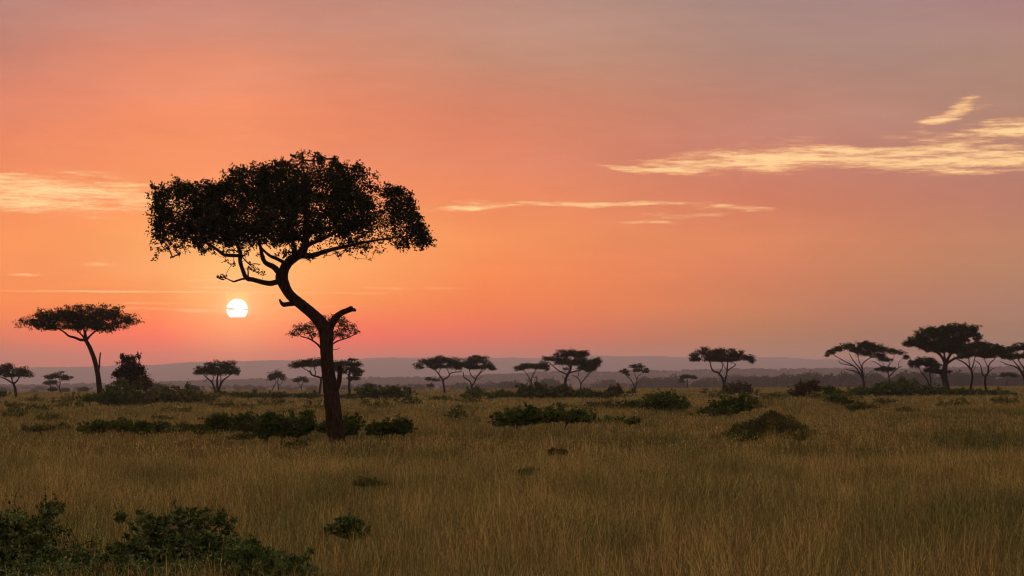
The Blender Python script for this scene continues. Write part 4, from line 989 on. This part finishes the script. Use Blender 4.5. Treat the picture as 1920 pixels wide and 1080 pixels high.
if not CAL:
    for items, wb, t, ca, cb, st in ((HIGH, 1.0, 2.1, (1.02,.46,.17), (1.25,.80,.36), .92), (LOW, .3, 2.0, (1.5,.56,.2), (1.6,.80,.33), .6), (LINE, .05, 1.7, (1.4,.56,.2), (1.6,.84,.36), .7)):
        en = envelope(madd(wob, wb, v), items)
        m_ = ss(en*.96 + rag*t*ss(en, .0, .45), .34, 1.28)
        col = lerpcol(ss(m_, 0., .35)*m_**.5*st if False else m_*st, col, lerpcol(m_, ca, cb))
# the wide glow of the low sun, then its disc cut by thin cloud
du = u-SUNPX; dv = v-SUNPY
r2 = du*du+dv*dv
glow = expo(r2*(-1/(95.0**2)))*.34
if not CAL: col = lerpcol(glow, col, (1.6, .72, .27))
yel = ss(1.0-((du+1.0)/24.0)**2.0 if False else 1.0-(du*du)/560.0, 0., .3)*ss(v, 549., 551.)*ss(570.0-v, 0., 6.)
if not CAL: col = lerpcol(yel*.6*ss(26.0-E._b(du, None, 'ABSOLUTE'), 0., 8.), col, (1.5, .86, .16))
rd = (du*du+dv*dv)**.5
halo = expo(mx(rd-19.0, 0.0)*(-1/11.0))*ss(600.0-v, 0., 16.)
if not CAL: col = lerpcol(halo*.6, col, (1.7, 1.0, .42))
disc = ss(20.4-rd, 0., 1.6)
flat = ss(596.4 - v - du*.05 + (noise(.06, .0, 2, 2.)-.5)*4.0, 0., 1.6)
sl = (noise(.08, 0, 3, 7.)-.5)*5.0
slit1 = ss(E._b(v + sl - 580.5 - du*.06, None, 'ABSOLUTE')*-1.0 + 2.1, 0., 1.0)*ss(du*-1.0, 3., 9.)
slit2 = ss(E._b(v + sl*.5 - 581.5, None, 'ABSOLUTE')*-1.0 + 1.6, 0., 1.0)*ss(du, 9., 14.)
slit1 = mn(slit1+slit2, 1.0)
disc = disc*flat*(1.0-slit1)*(0.0 if CAL else 1.0)
add = N.new('ShaderNodeMix'); add.data_type = 'RGBA'; L.new(disc.s, add.inputs[0]); L.new(col, add.inputs[6]); add.inputs[7].default_value = (2.6, 2.4, 2.1, 1)
col = add.outputs[2]
# physical twilight sky adds its part to the painted cloud deck
nis = N.new('ShaderNodeTexSky'); nis.sky_type = 'NISHITA'; nis.sun_disc = False; nis.sun_elevation = EL; nis.sun_rotation = AZ
nis.air_density = 1.5; nis.dust_density = 3
bg1 = N.new('ShaderNodeBackground'); bg1.inputs['Strength'].default_value = 1.0; L.new(col, bg1.inputs[0])
bg2 = N.new('ShaderNodeBackground'); bg2.inputs['Strength'].default_value = .004; L.new(nis.outputs[0], bg2.inputs[0])
sm = N.new('ShaderNodeAddShader'); L.new(bg1.outputs[0], sm.inputs[0]); L.new(bg2.outputs[0], sm.inputs[1])
wo = N.new('ShaderNodeOutputWorld'); L.new(sm.outputs[0], wo.inputs['Surface'])
w.cycles.sampling_method = 'MANUAL'; w.cycles.sample_map_resolution = 1024

sd = bpy.data.lights.new('sun', 'SUN'); sd.energy = .45; sd.angle = math.radians(.6); sd.color = (1, .55, .28)
so = bpy.data.objects.new('sun', sd); COL.objects.link(so)
dirv = Vector((math.sin(AZ)*math.cos(EL), math.cos(AZ)*math.cos(EL), math.sin(EL)))
so.rotation_euler = dirv.to_track_quat('Z', 'Y').to_euler()

# ------------------------------------------------------------------ camera and render settings
cd = bpy.data.cameras.new('camera'); cam = bpy.data.objects.new('camera', cd); COL.objects.link(cam)
cam.location = (0, 0, CH); cam.rotation_euler = (math.pi/2, 0, 0)
cd.sensor_width = 36; cd.lens = 36*F/1920; cd.shift_y = (HY-540)/1920; cd.clip_start = .5; cd.clip_end = 30000
S.camera = cam
S.view_settings.view_transform = 'Standard'; S.view_settings.look = 'None'; S.view_settings.exposure = 0; S.view_settings.gamma = 1
S.render.engine = 'CYCLES'; S.cycles.filter_width = 1.2
cy = S.cycles
cy.max_bounces = 2; cy.diffuse_bounces = 2; cy.transmission_bounces = 2; cy.volume_bounces = 0; cy.transparent_max_bounces = 8
cy.use_denoising = True; cy.denoiser = 'OPENIMAGEDENOISE'
cy.use_adaptive_sampling = True; cy.adaptive_threshold = .022; cy.adaptive_min_samples = 16
